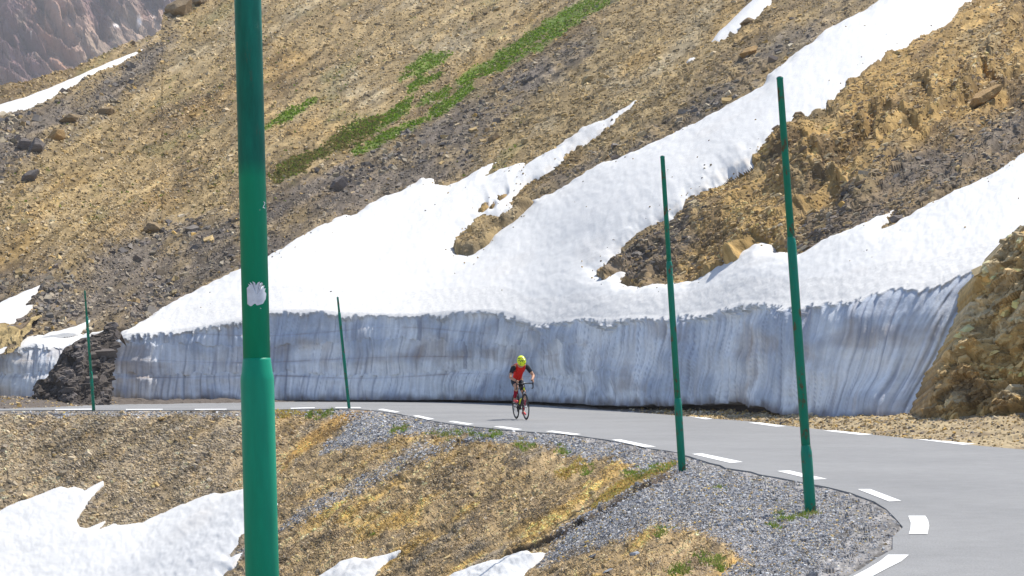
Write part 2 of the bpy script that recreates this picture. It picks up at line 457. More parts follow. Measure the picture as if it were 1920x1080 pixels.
SHEET = {}
def snow_sheet(name, sdv, rows_limit=None, depth=.42, mat=M_SNOW, parent=None, base=None, nrm=None, sa=None, sb=None, soft=16.0, extra=None):
    base = HB if base is None else base; nrm = HN if nrm is None else nrm
    sa = SAa if sa is None else sa; sb = SBb if sb is None else sb
    off = np.where(sdv > 0, depth * (1 - np.exp(-np.maximum(sdv, 0) / soft)) , sdv * .05) + .02
    off = off + .04 * fbm(sa / 3.6, sb / 1.0, 3, 61) * smooth(0, 20, sdv) + .016 * fbm(sa * 2.2, sb * 3.0, 3, 62) * smooth(0, 10, sdv)
    P = base + nrm * off[..., None]
    SHEET['P'] = P
    keepv = sdv > -7
    if rows_limit is not None: keepv &= rows_limit
    kf = keepv[:-1, :-1] & keepv[1:, :-1] & keepv[1:, 1:] & keepv[:-1, 1:]
    fc = grid_faces(P.shape[0], P.shape[1], kf)
    d = .30 * smooth(.15, .75, fbm(sa / 6, sb / 1.6, 4, 63)) + .25 * smooth(.45, .8, fbm(sa * .9, sb * 2.2, 3, 64))
    d = d * .42 + .35 * (1 - smooth(0, 7, sdv)) * smooth(-.2, .5, fbm(sa * 2, sb * 4, 2, 65))
    if extra is not None: d = d + extra
    V, fc, dd = compact(P.reshape(-1, 3), fc, np.clip(d, 0, .8).ravel())
    return mesh_obj(name, V, fc, mat, parent, snow_tone(len(V), dd), True)

snow_root = empty('snow_bank', tuple(at(960, 690, 77)))
tag(snow_root, 'huge white snowfield above the road ending in a tall cut blue grey snow wall', 'snow bank')
COL_LIP = lip_y(cx)
jag2 = 3.5 * fbm(SAa * 1.3, SBb * 2.6, 3, 71)
sd_main = np.minimum(SNOW_SD + jag2, -(isl + .6 * jag2) * 1.0)
lipdirt = np.interp(cx, [900, 1100], [.12, .22])[None, :] * (1 - smooth(0, 55, COL_LIP[None, :] - PY)) * smooth(-.2, .5, fbm(SAa / 2.5, SBb / 1.4, 3, 72))
snow_sheet('snow_cover', sd_main, (PY < COL_LIP[None, :] - 6), parent=snow_root, extra=lipdirt, base=HBS)
MAIN_P = SHEET['P']
def on_cover(px, py):
    i = np.clip((px - cx[0]) / 2.0, 0, len(cx) - 1.001); i0 = i.astype(int); a = (i - i0)[:, None]
    j = np.clip((790 - py) / (790 - np.interp(px, cx, top)) * (NR - 1), 0, NR - 1.001); j0 = j.astype(int); b = (j - j0)[:, None]
    g = MAIN_P
    return (g[j0, i0] * (1 - a) + g[j0, i0 + 1] * a) * (1 - b) + (g[j0 + 1, i0] * (1 - a) + g[j0 + 1, i0 + 1] * a) * b
for o in snow_root.children: o.matrix_parent_inverse = Matrix.Translation(-Vector(snow_root.location))
for nm, lab, poly in SNOW_PATCHES:
    s_ = poly_sd(PX, PY, poly) + jag2 * (.25 if poly[0][1] < 300 else .7)
    o = snow_sheet(nm, s_, None, depth=.2, soft=8)
    tag(o, lab, 'snow patch', 'snow patches on the hillside')

# ------------------------------------------------------------------ cut snow wall
def wall_face(name, x0, x1, lipf, lipdf, basef, hillf, parent, lean_fn, seed, step=1.7, drop=.0, under=None, rm=None, base_pts=None, rimk=1.0, cover=None):
    px = np.arange(x0, x1, step); n = len(px)
    Yl = lipdf(px); ly = lipf(px)
    base = on_ground(px, basef(px)) if base_pts is None else base_pts(px) ; Yb = base[:, 1]
    u = np.concatenate([[0], np.cumsum(np.linalg.norm(np.diff(base[:, :2], axis=0), axis=1))])
    tang = np.gradient(base[:, :2], axis=0); kk = np.exp(-.5 * (np.arange(-20, 21) / 8.) ** 2); kk /= kk.sum()
    tang = np.stack([np.convolve(np.pad(tang[:, i], 20, mode='edge'), kk, 'valid') for i in (0, 1)], -1)
    tang /= np.linalg.norm(tang, axis=1, keepdims=True)
    out = np.stack([tang[:, 1], -tang[:, 0]], -1)        # towards the road
    out *= np.sign(-out[:, 1:2] + 1e-9)
    rows = []; tops = []
    TOPN = 22
    tex = np.interp(px, [150, 207, 217, 240, 300, 330], [.05, .05, .12, .3, .9, 1]) if x1 > 1000 else np.interp(px, [100, 140, 165], [1, .5, .1]) * .4
    for t in np.linspace(-44, 0, TOPN):                   # snow surface running up to the lip
        yy = ly + t * tex
        Yd = np.maximum(hillf(px, yy), Yl - 3)
        P = at(px, yy, Yd) if cover is None else cover(px, yy) + np.array([0, 0, .012])
        rows.append(P); tops.append(True)
    lipP = rows[-1].copy()
    rim_z = .47 * rimk
    for i in range(TOPN if cover is None else 0): rows[i] = rows[i] + np.array([0, 0, 1.0]) * np.interp(i / (TOPN - 1), [0, .35, .8, 1], [rim_z - .08, rim_z + .06, rim_z + .15, rim_z + .08]) * np.clip(tex * 1.3, .12, 1)[:, None]
    lipP = rows[-1].copy()
    NF = 150
    s = np.linspace(0, 1, NF + 1)[1:]
    for sv in s:
        P = lipP.copy()
        zb = base[:, 2] - drop
        P[:, 2] = lipP[:, 2] + (zb - lipP[:, 2]) * sv
        prof = .25 * (1 - (1 - sv) ** 6) + .75 * sv
        fx = (base[:, 0] - lipP[:, 0]); fy = (base[:, 1] - lipP[:, 1])
        P[:, 0] = lipP[:, 0] + fx * prof; P[:, 1] = lipP[:, 1] + fy * prof
        rows.append(P)
    P = np.stack(rows)                                    # rows, n, 3
    nr = P.shape[0]
    sfull = np.concatenate([np.zeros(TOPN), s])[:, None] * np.ones((1, n))
    topw = np.concatenate([np.linspace(-1, 0, TOPN), np.zeros(NF)])[:, None] * np.ones((1, n))
    U = np.tile(u, (nr, 1)); Z = P[..., 2].copy()
    lean = lean_fn(px)[None, :]
    Us = U - lean * (Z + .12 * Z * Z) + .12 * noise2(U * .6, Z * .8, seed + 9)
    # soft strata ledges
    za = 1.02 + .30 * noise2(U * .16, U * 0, seed + 6); zc = 1.72 + .3 * noise2(U * .10, U * 0, seed + 7); zd = 2.70 + .35 * noise2(U * .13, U * 0, seed + 11)
    amp_l = (.10 + .90 * smooth(1130, 850, px))[None, :] * (.35 + .65 * smooth(-.4, .3, noise2(U * .22, Z * 0, seed + 34)))
    lay = smooth(1180, 900, px)[None, :]
    zj = Z + .16 * noise2(U * 1.9, Z * 0, seed + 51) + .10 * noise2(U * 5.5, Z * 0, seed + 52)
    Ub = Us
    Us = Us + lay * (3.7 * (zj > za + .12) + 2.3 * (zj > zd - .45))
    big = fbm(Ub * .28, Z * .55, 3, seed)
    rid = 1 - 2 * np.abs(noise2(Us * 1.9, Z * .22, seed + 1))
    rid2 = 1 - 2 * np.abs(noise2(Us * 4.6, Z * .45, seed + 2))
    fine = fbm(Us * 6, Z * 3.0, 3, seed + 3)
    # frayed rim: teeth of melting snow hanging over the face
    Ur = U - lean * (Z + .12 * Z * Z) + .12 * noise2(U * .6, Z * .8, seed + 9)
    drip = .9 * np.maximum(0, 1 - 2.6 * np.abs(noise2(Ur * 1.9, Z * 0, seed + 4))) ** 1.5 * (.5 + .5 * noise2(Ur * .9, Z * 0, seed + 31)) + .8 * np.maximum(0, 1 - 2.4 * np.abs(noise2(Ur * 4.1, Z * 0, seed + 5))) ** 1.6 * (.5 + .6 * noise2(Ur * 1.7, Z * 0, seed + 32))
    drip = np.maximum(drip, 0)
    scal = .45 + .55 * smooth(-.3, .5, noise2(U * .30, Z * 0, seed + 8))
    T = .03 + .46 * drip * scal + .10 * np.maximum(0, noise2(U * .7, Z * 0, seed + 33))
    hgt = np.maximum(0, lipP[None, :, 2] - Z)
    led = .11 * np.tanh((za - Z) * 16) + .08 * np.tanh((zc - Z) * 12) + .06 * np.tanh((zd - Z) * 12)
    mask = smooth(0, .12, sfull)
    d = mask * (.20 * big + .055 * rid + .035 * rid2 + .014 * fine + .020 * (1 - 2 * np.abs(noise2(Us * 8.5, Z * .6, seed + 41)))) + led * mask * amp_l * .8
    gl = smooth(.11, .0, np.abs(noise2(Us * 1.7, Z * .10, seed + 14))) * smooth(-.5, .2, noise2(Us * .9, Z * .6, seed + 15)) + .7 * smooth(.13, .0, np.abs(noise2(Us * 3.7, Z * .16, seed + 16))) * smooth(-.3, .3, noise2(Us * 1.3, Z * .8, seed + 17))
    d = d - .035 * gl * mask
    rim = np.where(hgt < T, hgt * .75, .75 * T * np.exp(-(hgt - T) / .035)) * (topw > -.01)
    d = d * smooth(0, .25, hgt) + rim
    ub = np.zeros(n) if under is None else under(px)
    ub = ub * (.75 + .35 * noise2(px * .02, px * 0, 3) + .2 * noise2(px * .09, px * 0, 5)) + .015
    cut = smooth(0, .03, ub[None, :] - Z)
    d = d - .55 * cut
    P[..., :2] += out[None] * d[..., None]
    # sag of the fringe: the rim hangs down unevenly
    P[..., 2] += (0 if cover is not None else 1) * (topw > -.5) * .015 * fbm(U * 1.5, Z * 0, 3, seed + 12) * (1 - smooth(0, .1, sfull))
    # colour: clean firn with dirt bands
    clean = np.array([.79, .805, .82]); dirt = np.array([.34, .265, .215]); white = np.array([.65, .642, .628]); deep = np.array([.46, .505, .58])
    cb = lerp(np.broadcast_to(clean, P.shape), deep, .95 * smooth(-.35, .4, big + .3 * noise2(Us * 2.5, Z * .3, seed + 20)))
    streak = smooth(.15, .75, noise2(Us * 3.1, Z * .18, seed + 21) + .35 * noise2(Us * 8, Z * .4, seed + 22)) * (.35 + .65 * smooth(-.3, .4, fbm(U * .5, Z * .9, 3, seed + 23)))
    band = np.exp(-((Z - za) / .07) ** 2) * .55 + np.exp(-((Z - zc) / .10) ** 2) * .45 + .4 * np.exp(-((Z - zd) / .05) ** 2)
    band *= amp_l * smooth(-.5, .3, noise2(U * .5, Z * 2, seed + 24))
    groove = .35 * smooth(.2, -.6, rid) + .25 * smooth(.2, -.7, rid2)
    patchy = .45 * smooth(.1, .6, fbm(U * .35, Z * .8, 4, seed + 25))
    lines = (np.exp(-((Z - za) / .018) ** 2) + .8 * np.exp(-((Z - zc) / .016) ** 2) + .7 * np.exp(-((Z - zd) / .014) ** 2)) * amp_l * smooth(-.35, .1, noise2(U * .8, Z * .0, seed + 27))
    dd = np.clip(.45 * streak * .7 + band * .6 + groove * .3 + patchy * .95 + .65 * lines, 0, .9)
    cb = lerp(cb, dirt, dd)
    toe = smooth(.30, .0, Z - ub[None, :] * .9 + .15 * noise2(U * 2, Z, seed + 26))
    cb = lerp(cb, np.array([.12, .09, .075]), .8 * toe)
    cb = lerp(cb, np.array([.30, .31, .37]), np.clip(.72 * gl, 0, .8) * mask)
    cb = cb * (1 + .16 * mask * (noise2(Us * 8.5, Z * .35, seed + 42) + .6 * noise2(Us * 17, Z * .9, seed + 43)))[..., None]
    cb = lerp(cb, white, smooth(T + .05, T, hgt))
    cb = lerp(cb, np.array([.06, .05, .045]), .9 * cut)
    keep = None
    if rm is not None:
        qx, qy = project(P); keepv = rm(qx, qy)
        keep = keepv[:-1, :-1] & keepv[1:, :-1] & keepv[1:, 1:] & keepv[:-1, 1:]
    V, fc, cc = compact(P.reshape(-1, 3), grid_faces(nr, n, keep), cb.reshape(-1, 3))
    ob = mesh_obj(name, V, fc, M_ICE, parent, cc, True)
    if parent is not None: ob.matrix_parent_inverse = Matrix.Translation(-Vector(parent.location))
    return ob

WB_X = [150,205,400,560,827,940,1007,1073,1173,1267,1390,1523,1613,1680,1730,1760,1860,1950]
WB_Y = [74.3,74.4,74.6,74.4,73.2,70.9,68.0,63.9,58.0,55.1,50.9,45.9,44.3,43.3,43.1,43.0,42.6,42.4]
def wall_base(px): return at(px, base_y(px), gsm(WB_X, WB_Y, px, 30))
def base_y(px): return gsm(BASE_X, BASE_Y, px, 25)
def underf(px): return np.interp(px, [200, 600, 900, 1100, 1260, 1300, 1370, 1420, 1480, 1560, 1680, 1720], [0, .03, .10, .12, .24, .36, .44, .38, .18, .10, .14, .2])
wall_face('snow_wall_face', 207, 1935, lip_y, lip_depth, base_y, hill_depth, snow_root, lambda p: np.interp(p, [200, 700, 1000, 1300, 1800], [.03, .06, .16, .30, .34]), 100, under=underf, base_pts=wall_base, cover=on_cover)

# left snow bank (beyond the dark rock)
bank2 = empty('snow_bank', tuple(at(60, 690, 67)))
tag(bank2, 'smaller snow bank with fringed blue face left of the dark rock at the left edge', 'snow bank')
B2X = [-160, 0, 37, 67, 80, 113, 140, 157, 175]; B2Y = [728, 674, 658, 650, 651, 653, 642, 630, 612]
def lip2(px): return gsm(B2X, B2Y, px, 7)
sdb = poly_sd(PX, PY, BANK_LEFT) + .5 * jag2
snow_sheet('snow_cover', sdb, (PY < lip2(cx)[None, :] - 4) & (PX < 182), parent=bank2, depth=.3, soft=8)
for o in bank2.children: o.matrix_parent_inverse = Matrix.Translation(-Vector(bank2.location))
def hd2(px): return 69.7 + 0 * px - .012 * (px - 80)
wall_face('snow_wall_face', -150, 168, lip2, hd2, lambda p: np.interp(p, [-150, 0, 60, 160], [757, 752, 751, 752]), hill_depth, bank2, lambda p: 0 * p + .05, 300, base_pts=lambda p: at(p, np.interp(p, [-150, 0, 60, 160], [757, 752, 751, 752]), hd2(p) - .22), rimk=.6)

# ------------------------------------------------------------------ rock outcrops
LATER = []
def outcrop(name, label, py, ledge, redge, depthf, seed, mppx, colfn, ang=25, amp=1.0, nc=200, fold=3.0, top_fold=True, blocks=0):
    left = ledge(py); right = redge(py)
    u = np.linspace(0, 1, nc)
    px = left[:, None] + (right - left)[:, None] * u[None, :]
    pyy = np.tile(py[:, None], (1, nc))
    dl = (px - left[:, None]) ; dr = right[:, None] - px
    Y = depthf(px, pyy)
    Y = Y + .8 * np.exp(-np.maximum(dl, 0) * mppx / .5)
    P = at(px, pyy, Y)
    N = grid_normals(P); N *= np.sign(((np.array([0, 0, CAMH]) - P) * N).sum(-1, keepdims=True) + 1e-9)
    c, s_ = math.cos(math.radians(ang)), math.sin(math.radians(ang))
    A = (px * c - pyy * s_) * mppx; B = (px * s_ + pyy * c) * mppx
    w = fbm(A * .5, B * .5, 3, seed)
    g0, q0 = facet(A / 1.9 + .4 * w, B / .95 + .3 * w, seed + 1)
    g1, q1 = facet(A / .85, B / .34 + .3 * w, seed + 2); g2, q2 = facet(A / .34, B / .13, seed + 3); g3, q3 = facet(A / .14, B / .06, seed + 4)
    sw = .55 * saw(B / 1.15 + .8 * w) + .35 * saw(-A / 1.5 + 1.1 * w + B / 2) + .2 * saw(B / .4 + 1.0 * w) - .5
    d = amp * (.45 * w + .30 * g0 + .22 * g1 + .12 * g2 + .06 * g3 + .75 * sw)
    d = d * smooth(-10, 14, dl) + .2 * w * (1 - smooth(-10, 14, dl))
    D0 = np.array([-.5, -.72, .42]); D0 = D0 / np.linalg.norm(D0)
    P = P + (.25 * N + .75 * D0) * d[..., None]
    C = colfn(A, B, q0, q1, q2, w, px, pyy)
    C = C * (.72 + .55 * q2)[..., None] * (.85 + .3 * q3)[..., None]
    if blocks:
        LATER.append((P.copy(), N.copy(), C.copy(), blocks, label, mppx, ang, dl.copy()))
    cols_b = [P[:, :1] + np.array([.05 * k, fold * k / 4., -.1 * k]) for k in (4, 3, 2, 1)]
    P = np.concatenate(cols_b + [P], 1); C = np.concatenate([C[:, :1]] * 4 + [C], 1)
    if top_fold:
        rows_b = [P[:1] + np.array([0, fold * k / 4., -.12 * k]) for k in (4, 3, 2, 1)]
        P = np.concatenate(rows_b + [P], 0); C = np.concatenate([C[:1]] * 4 + [C], 0)
    ob = mesh_obj(name, P.reshape(-1, 3), grid_faces(P.shape[0], P.shape[1]), M_ROCK, None, C.reshape(-1, 3))
    tag(ob, label, 'rock outcrop', 'rock outcrops at the roadside')
    return ob

OE_Y = [330,370,400,424,440,470,500,545,587,640,693,747,790,802,845]
OE_X = [2120,2010,1950,1912,1893,1874,1850,1822,1810,1788,1757,1742,1722,1714,1706]
def out_edge(py): return np.interp(py, OE_Y, OE_X) + 4 * noise2(py * .05, py * 0, 5) + 3 * noise2(py * .13, py * 0, 6)
def out_depth(px, py):
    q, _ = rayq(py); Y0 = np.interp(px, [1700, 1760, 1800, 1850, 1920, 2150], [39.9, 39.8, 39.7, 39.5, 39.0, 37.5]); m = 1.7
    return (Y0 + CAMH / m) / (1 - q / m)
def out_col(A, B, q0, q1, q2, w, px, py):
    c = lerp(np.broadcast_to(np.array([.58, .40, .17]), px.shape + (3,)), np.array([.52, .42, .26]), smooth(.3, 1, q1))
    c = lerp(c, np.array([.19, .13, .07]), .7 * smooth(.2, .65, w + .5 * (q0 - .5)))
    return lerp(c, np.array([.17, .135, .10]), .6 * smooth(1800, 1740, px))  # shade on the side turned left, painted into the rock colour
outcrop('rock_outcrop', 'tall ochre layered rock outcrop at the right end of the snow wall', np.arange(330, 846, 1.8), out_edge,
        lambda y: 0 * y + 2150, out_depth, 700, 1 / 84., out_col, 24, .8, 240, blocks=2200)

def dk_l(py): return np.interp(py, [606,614,622,632,645,665,690,722,748,764], [208,203,192,170,140,114,97,73,58,46]) + 3 * noise2(py * .09, py * 0, 8)
def dk_r(py): return np.interp(py, [606,630,645,660,690,725,757,764], [212,216,219,222,214,209,206,206]) + 0 * py
def dk_depth(px, py):
    q, _ = rayq(py); m = 1.15; Y0 = np.interp(px, [40, 120, 215], [66.4, 66.8, 67.6])
    return (Y0 + CAMH / m) / (1 - q / m) - .5 * np.sin(np.clip((px - 60) / 150, 0, 1) * math.pi)
def dk_col(A, B, q0, q1, q2, w, px, py):
    return lerp(np.broadcast_to(np.array([.090, .076, .066]), px.shape + (3,)), np.array([.16, .14, .13]), smooth(.55, 1, q1) * .7)
outcrop('rock_outcrop', 'dark grey shattered rock between the two snow walls at the left', np.arange(606, 765, 1.1), dk_l, dk_r, dk_depth, 720, 1 / 51., dk_col, 38, .6, 130, 1.0, blocks=500)

def yr_l(py): return np.interp(py, [585,596,606,618,640,660], [52,30,12,-20,-80,-110]) + 0 * py
def yr_r(py): return np.interp(py, [585,592,600,610,625,640,660], [66,80,80,66,58,40,20]) + 0 * py
outcrop('rock_outcrop', 'blocky yellow brown rock ledge below the pointed snow patch at the left edge', np.arange(585, 660, 1.2), yr_l, yr_r, lambda x, y: hill_depth(x, y) - .9, 740, 1 / 48.,
        lambda A, B, q0, q1, q2, w, px, py: lerp(np.broadcast_to(np.array([.36, .27, .13]), px.shape + (3,)), np.array([.17, .13, .09]), smooth(.4, .9, q1)), 35, .5, 90, 1.5)

# ------------------------------------------------------------------ the road
EDGE = [(0,769.6),(50,769.2),(104,768.8),(172,769),(240,769),(350,769),(450,768.5),(560,767),(640,766.2),(673,767.2),(707,770),(740,774.3),(773,781),(807,788),(853,795.5),(907,801.5),(973,808),
 (1057,813.5),(1140,824.5),(1207,838),(1267,848),(1330,867),(1363,877),(1403,884),(1460,895),(1507,905),(1547,913),(1597,924),(1637,940),(1663,954),(1680,970),(1687,988),(1683,1007),(1670,1030),(1647,1047),(1613,1067),(1590,1080)]
OUTER = [(-40,767),(0,766),(100,763),(150,760.5),(205,758),(300,757.2),(400,755.3),(560,753),(700,752.8),(827,753),(940,755.2),(1007,759),(1073,764),(1173,771.5),(1280,779.8),(1413,790.5),(1513,802.5),(1613,812.5),(1713,823),(1830,835),(1920,843)]
ei = np.array(EDGE); Ein = on_ground(ei[:, 0], ei[:, 1])[:, :2]
Ein = np.concatenate([[[-70, 74.0], [-40, 62.5], [-26, 60.0]], Ein, [[1.75, 10.7], [1.2, 9.2], [.55, 7.2], [.2, 5.5], [-.2, 3], [-.6, 0], [-1.1, -5], [-2, -14]]])
oi = np.array(OUTER); Eout = on_ground(oi[:, 0], oi[:, 1])[:, :2]
Eout = Eout[2:]
Eout = np.concatenate([[[-72, 82], [-42, 72.], [-30, 69.]], Eout, [[9.6, 27], [10.6, 22], [10.8, 16], [9.8, 10], [8.2, 4], [6.6, -3], [5.5, -14]]])
def densify(E, step=.6):
    o = []
    for a, b in zip(E[:-1], E[1:]):
        n = max(1, int(np.linalg.norm(b - a) / step))
        for k in range(n): o.append(a + (b - a) * k / n)
    o.append(E[-1]); return np.array(o)
Ein_d = densify(Ein); Eout_d = densify(Eout)
rag = .05 * noise2(np.arange(len(Ein_d)) * .9, np.zeros(len(Ein_d)), 77) + .03 * noise2(np.arange(len(Ein_d)) * 2.3, np.zeros(len(Ein_d)), 78)
tg = np.gradient(Ein_d, axis=0); tg /= np.linalg.norm(tg, axis=1, keepdims=True) + 1e-9
Ein_r = Ein_d + np.stack([-tg[:, 1], tg[:, 0]], -1) * rag[:, None]
bm = bmesh.new()
ring = [bm.verts.new((p[0], p[1], 0)) for p in np.concatenate([Ein_r, Eout_d[::-1]])]
f = bm.faces.new(ring)
ext = bmesh.ops.extrude_face_region(bm, geom=[f])
for vv in [g for g in ext['geom'] if isinstance(g, bmesh.types.BMVert)]: vv.co.z -= .12
bmesh.ops.triangulate(bm, faces=[q for q in bm.faces if len(q.verts) > 4])
road = bm_obj('road', bm, M_ASPH, None, False)
tag(road, 'pale grey asphalt mountain road curving into a hairpin at the right', 'road', kind='structure')
DASH = [[(1665,1040),(1704,1040),(1690,1052),(1660,1067),(1636,1080),(1600,1103),(1556,1103),(1600,1080),(1627,1066),(1650,1052)],
 [(1703,967),(1735,967),(1740,975),(1742,985),(1739,1001),(1704,1001),(1707,992),(1708,980)],[(1608,917),(1632,917),(1690,939),(1667,940)],[(1457,883),(1480,882),(1551,898),(1525,899)],
 [(1297,851),(1316,850),(1393,866),(1370,868)],[(1147,824.5),(1162,823.5),(1230,837.5),(1210,838.7)],[(1022,808.5),(1036,807.5),(1090,814),(1075,815.7)],[(925,799.5),(938,798.8),(980,804.8),(965,806)],
 [(840,790),(850,789.3),(889,795),(875,796.2)],[(774,779.5),(784,778.8),(815,785.5),(802,786.7)],[(707,767.3),(718,766.5),(750,772.3),(740,773.3)],[(629,763.3),(675,763.3),(678,764.6),(629,764.9)],
 [(545,764.8),(590,763.6),(590,765),(545,766.2)],[(365,766.8),(425,766.6),(425,767.8),(365,768.1)],[(236,767),(305,766.7),(305,767.9),(236,768.2)],[(104,766.9),(172,766.3),(172,767.7),(104,768.3)],
 [(1285,779.6),(1299,779.4),(1337,785),(1323,786)],[(1402,792.3),(1425,792.2),(1475,799),(1455,799.7)],[(1543,807.2),(1567,807),(1637,814.3),(1615,815.5)],[(1717,823.2),(1743,823.8),(1830,832),(1805,833.7)],
 [(1150,768),(1161,767.8),(1195,771.6),(1184,772.4)],[(1925,842.5),(1955,843.5),(2060,856),(2030,857)]]
for dpoly in DASH:
    a = np.array(dpoly, float); P = on_ground(a[:, 0], a[:, 1], .005); P[:, 2] = .005
    bm = bmesh.new()
    fq = bm.faces.new([bm.verts.new(p) for p in P])
    if fq.normal.z < 0 or True:
        fq.normal_update()
        if fq.normal.z < 0: fq.normal_flip()
    me = bpy.data.meshes.new('edge_dash'); bm.to_mesh(me); bm.free(); me.materials.append(M_LINE)
    o = bpy.data.objects.new('edge_dash', me); COL.objects.link(o); o.parent = road

# ------------------------------------------------------------------ verge on the uphill side
vx = np.arange(-460, 2110, 3.0)
re_y = np.interp(vx, oi[:, 0], oi[:, 1]); re_y = np.where(vx > 1920, 843 + (vx - 1920) * .1, re_y)
V0 = on_ground(vx, re_y + 1.2)
nv = 60; tv = np.linspace(0, 1, nv)
width = np.interp(vx, [-160, 205, 300, 1200, 1500, 1700, 1800, 2100], [8, 5, 3.5, 4.5, 5.5, 8, 10.5, 15])
slope = np.interp(vx, [-160, 205, 1200, 1600, 1720, 1800, 1900, 2100], [.06, .05, .03, .035, .04, .045, .05, .06])
VP = np.zeros((nv, len(vx), 3))
for i, t in enumerate(tv):
    dist = width * t
    dirx = V0[:, 0] / V0[:, 1]
    VP[i, :, 0] = V0[:, 0] + dirx * dist; VP[i, :, 1] = V0[:, 1] + dist
    VP[i, :, 2] = -.035 + slope * np.maximum(dist - .5, 0) + .02 * np.minimum(dist, .5)
VP[..., 2] += .05 * fbm(VP[..., 0] * 1.2, VP[..., 1] * .8, 3, 81) * tv[:, None] ** .5 + (.04 * facet(VP[..., 0] * 4, VP[..., 1] * 3, 82)[0]) * np.minimum(1, tv * 12)[:, None]
vc = lerp(np.broadcast_to(np.array([.40, .315, .19]), VP.shape), np.array([.26, .20, .13]), smooth(-.2, .6, fbm(VP[..., 0], VP[..., 1], 3, 83)))
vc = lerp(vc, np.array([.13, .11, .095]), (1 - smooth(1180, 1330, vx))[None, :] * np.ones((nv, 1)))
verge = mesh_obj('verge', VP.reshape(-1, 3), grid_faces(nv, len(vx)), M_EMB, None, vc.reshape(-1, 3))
tag(verge, 'stony yellow dirt verge between the road and the snow wall', 'verge', kind='structure')

# ------------------------------------------------------------------ embankment inside the hairpin
GX = np.arange(-40, 6.01, .15); GY = np.arange(-8, 80.01, .15)
gx, gy = np.meshgrid(GX, GY)
dd = np.full(gx.shape, 1e9); ins = np.zeros(gx.shape, bool)
polyE = np.concatenate([Ein, [[-80, -14], [-80, 74]]])
for k, ((ax, ay), (bx, by)) in enumerate(zip(polyE, np.roll(polyE, -1, 0))):
    ex, ey = bx - ax, by - ay; L = ex * ex + ey * ey + 1e-9
    if k < len(Ein) - 1:
        t = np.clip(((gx - ax) * ex + (gy - ay) * ey) / L, 0, 1)
        dd = np.minimum(dd, (gx - ax - t * ex) ** 2 + (gy - ay - t * ey) ** 2)
    if ay != by: ins ^= ((ay > gy) != (by > gy)) & (gx < ex * (gy - ay) / (by - ay) + ax)
dd = np.sqrt(dd)
apex = np.exp(-(((gx - 2.2) / 3.0) ** 2 + ((gy - 17) / 4.5) ** 2))
t0 = 1.25 + 1.0 * apex; w_ = .45
Hg = -.004 - .04 * dd - .60 * w_ * np.log1p(np.exp(np.clip((dd - t0) / w_, -30, 60)))
def blur(A, n):
    k = np.ones(n) / n
    for _ in range(3):
        A = np.apply_along_axis(lambda r_: np.convolve(np.pad(r_, n // 2, mode='edge'), k, 'valid'), 0, A)
        A = np.apply_along_axis(lambda r_: np.convolve(np.pad(r_, n // 2, mode='edge'), k, 'valid'), 1, A)
    return A
Hg = Hg + (blur(np.where(ins, Hg, 0), 19) - Hg) * smooth(1.8, 4.5, dd) * ins
Hg += .10 * fbm(gx / 3.5, gy / 3.5, 3, 91) * smooth(.8, 3, dd)
# shallow runnel below the second pole: the far slope stands a little proud of the near gravel fan
Hg = np.where(ins, Hg, np.where(dd < .35, -.02, -.09))
Dsg = np.where(ins, dd, -dd)
def Hs(x, y):
    fx = np.clip((x - GX[0]) / .15, 0, len(GX) - 1.001); fy = np.clip((y - GY[0]) / .15, 0, len(GY) - 1.001)
    i = fx.astype(int); j = fy.astype(int); a = fx - i; b = fy - j
    return (Hg[j, i] * (1 - a) + Hg[j, i + 1] * a) * (1 - b) + (Hg[j + 1, i] * (1 - a) + Hg[j + 1, i + 1] * a) * b
def Ds(x, y):
    i = np.clip(((x - GX[0]) / .15), 0, len(GX) - 1).astype(int); j = np.clip(((y - GY[0]) / .15), 0, len(GY) - 1).astype(int)
    return Dsg[j, i]
ecx = np.arange(-460, 1692, 2.0)
e_up = ei[:32]
etop = np.interp(ecx, e_up[:, 0], e_up[:, 1]) - .3
NE = 250; EBOT = 1230.0
EPX = np.tile(ecx, (NE, 1)); EPY = etop[None, :] + (EBOT - etop[None, :]) * (np.linspace(0, 1, NE) ** 1.15)[:, None]
q, kf = rayq(EPY); dirx = (EPX - 960) / F * kf
Yhit = np.full(EPX.shape, np.nan); done = np.zeros(EPX.shape, bool); pf = np.ones(EPX.shape); Yp = 5.0
for Yc in np.arange(5, 79, .2):
    fz = CAMH + q * Yc - Hs(dirx * Yc, np.full(EPX.shape, Yc))
    hit = (~done) & (fz <= 0)
    Yhit[hit] = (Yp + (Yc - Yp) * pf[hit] / (pf[hit] - fz[hit] + 1e-9)); done |= hit
    pf = fz; Yp = Yc
Yhit = np.where(np.isnan(Yhit), 64., Yhit)
EP = at(EPX, EPY, Yhit)
EN = grid_normals(EP); EN *= np.sign(EN[..., 2:3] + 1e-9)
ED = Ds(EP[..., 0], EP[..., 1])
mp = Yhit / F
EA = (EPX * CA - EPY * SA) / 62.; EBb = (EPX * SA + EPY * CA) / 62.
near = smooth(36, 22, Yhit)
ej = 6 * fbm(EA * 1.3, EBb * 3.2, 3, 101)
G1 = [(1692,985),(1672,1032),(1600,1080),(1560,1230),(1380,1230),(1440,1090),(1380,1030),(1300,985),(1230,985),(1150,1010),(1060,1040),(1010,1060),(1060,1000),(1130,950),(1200,918),(1285,884),(1400,880),(1560,910)]
G2 = [(655,792),(690,771),(760,784),(870,803),(960,818),(900,816),(800,810),(735,818),(640,842),(600,852)]
G3 = [(770,838),(845,828),(815,846),(755,874),(700,905),(600,955),(530,992),(430,1055),(455,1030),(560,962),(650,908),(720,870)]
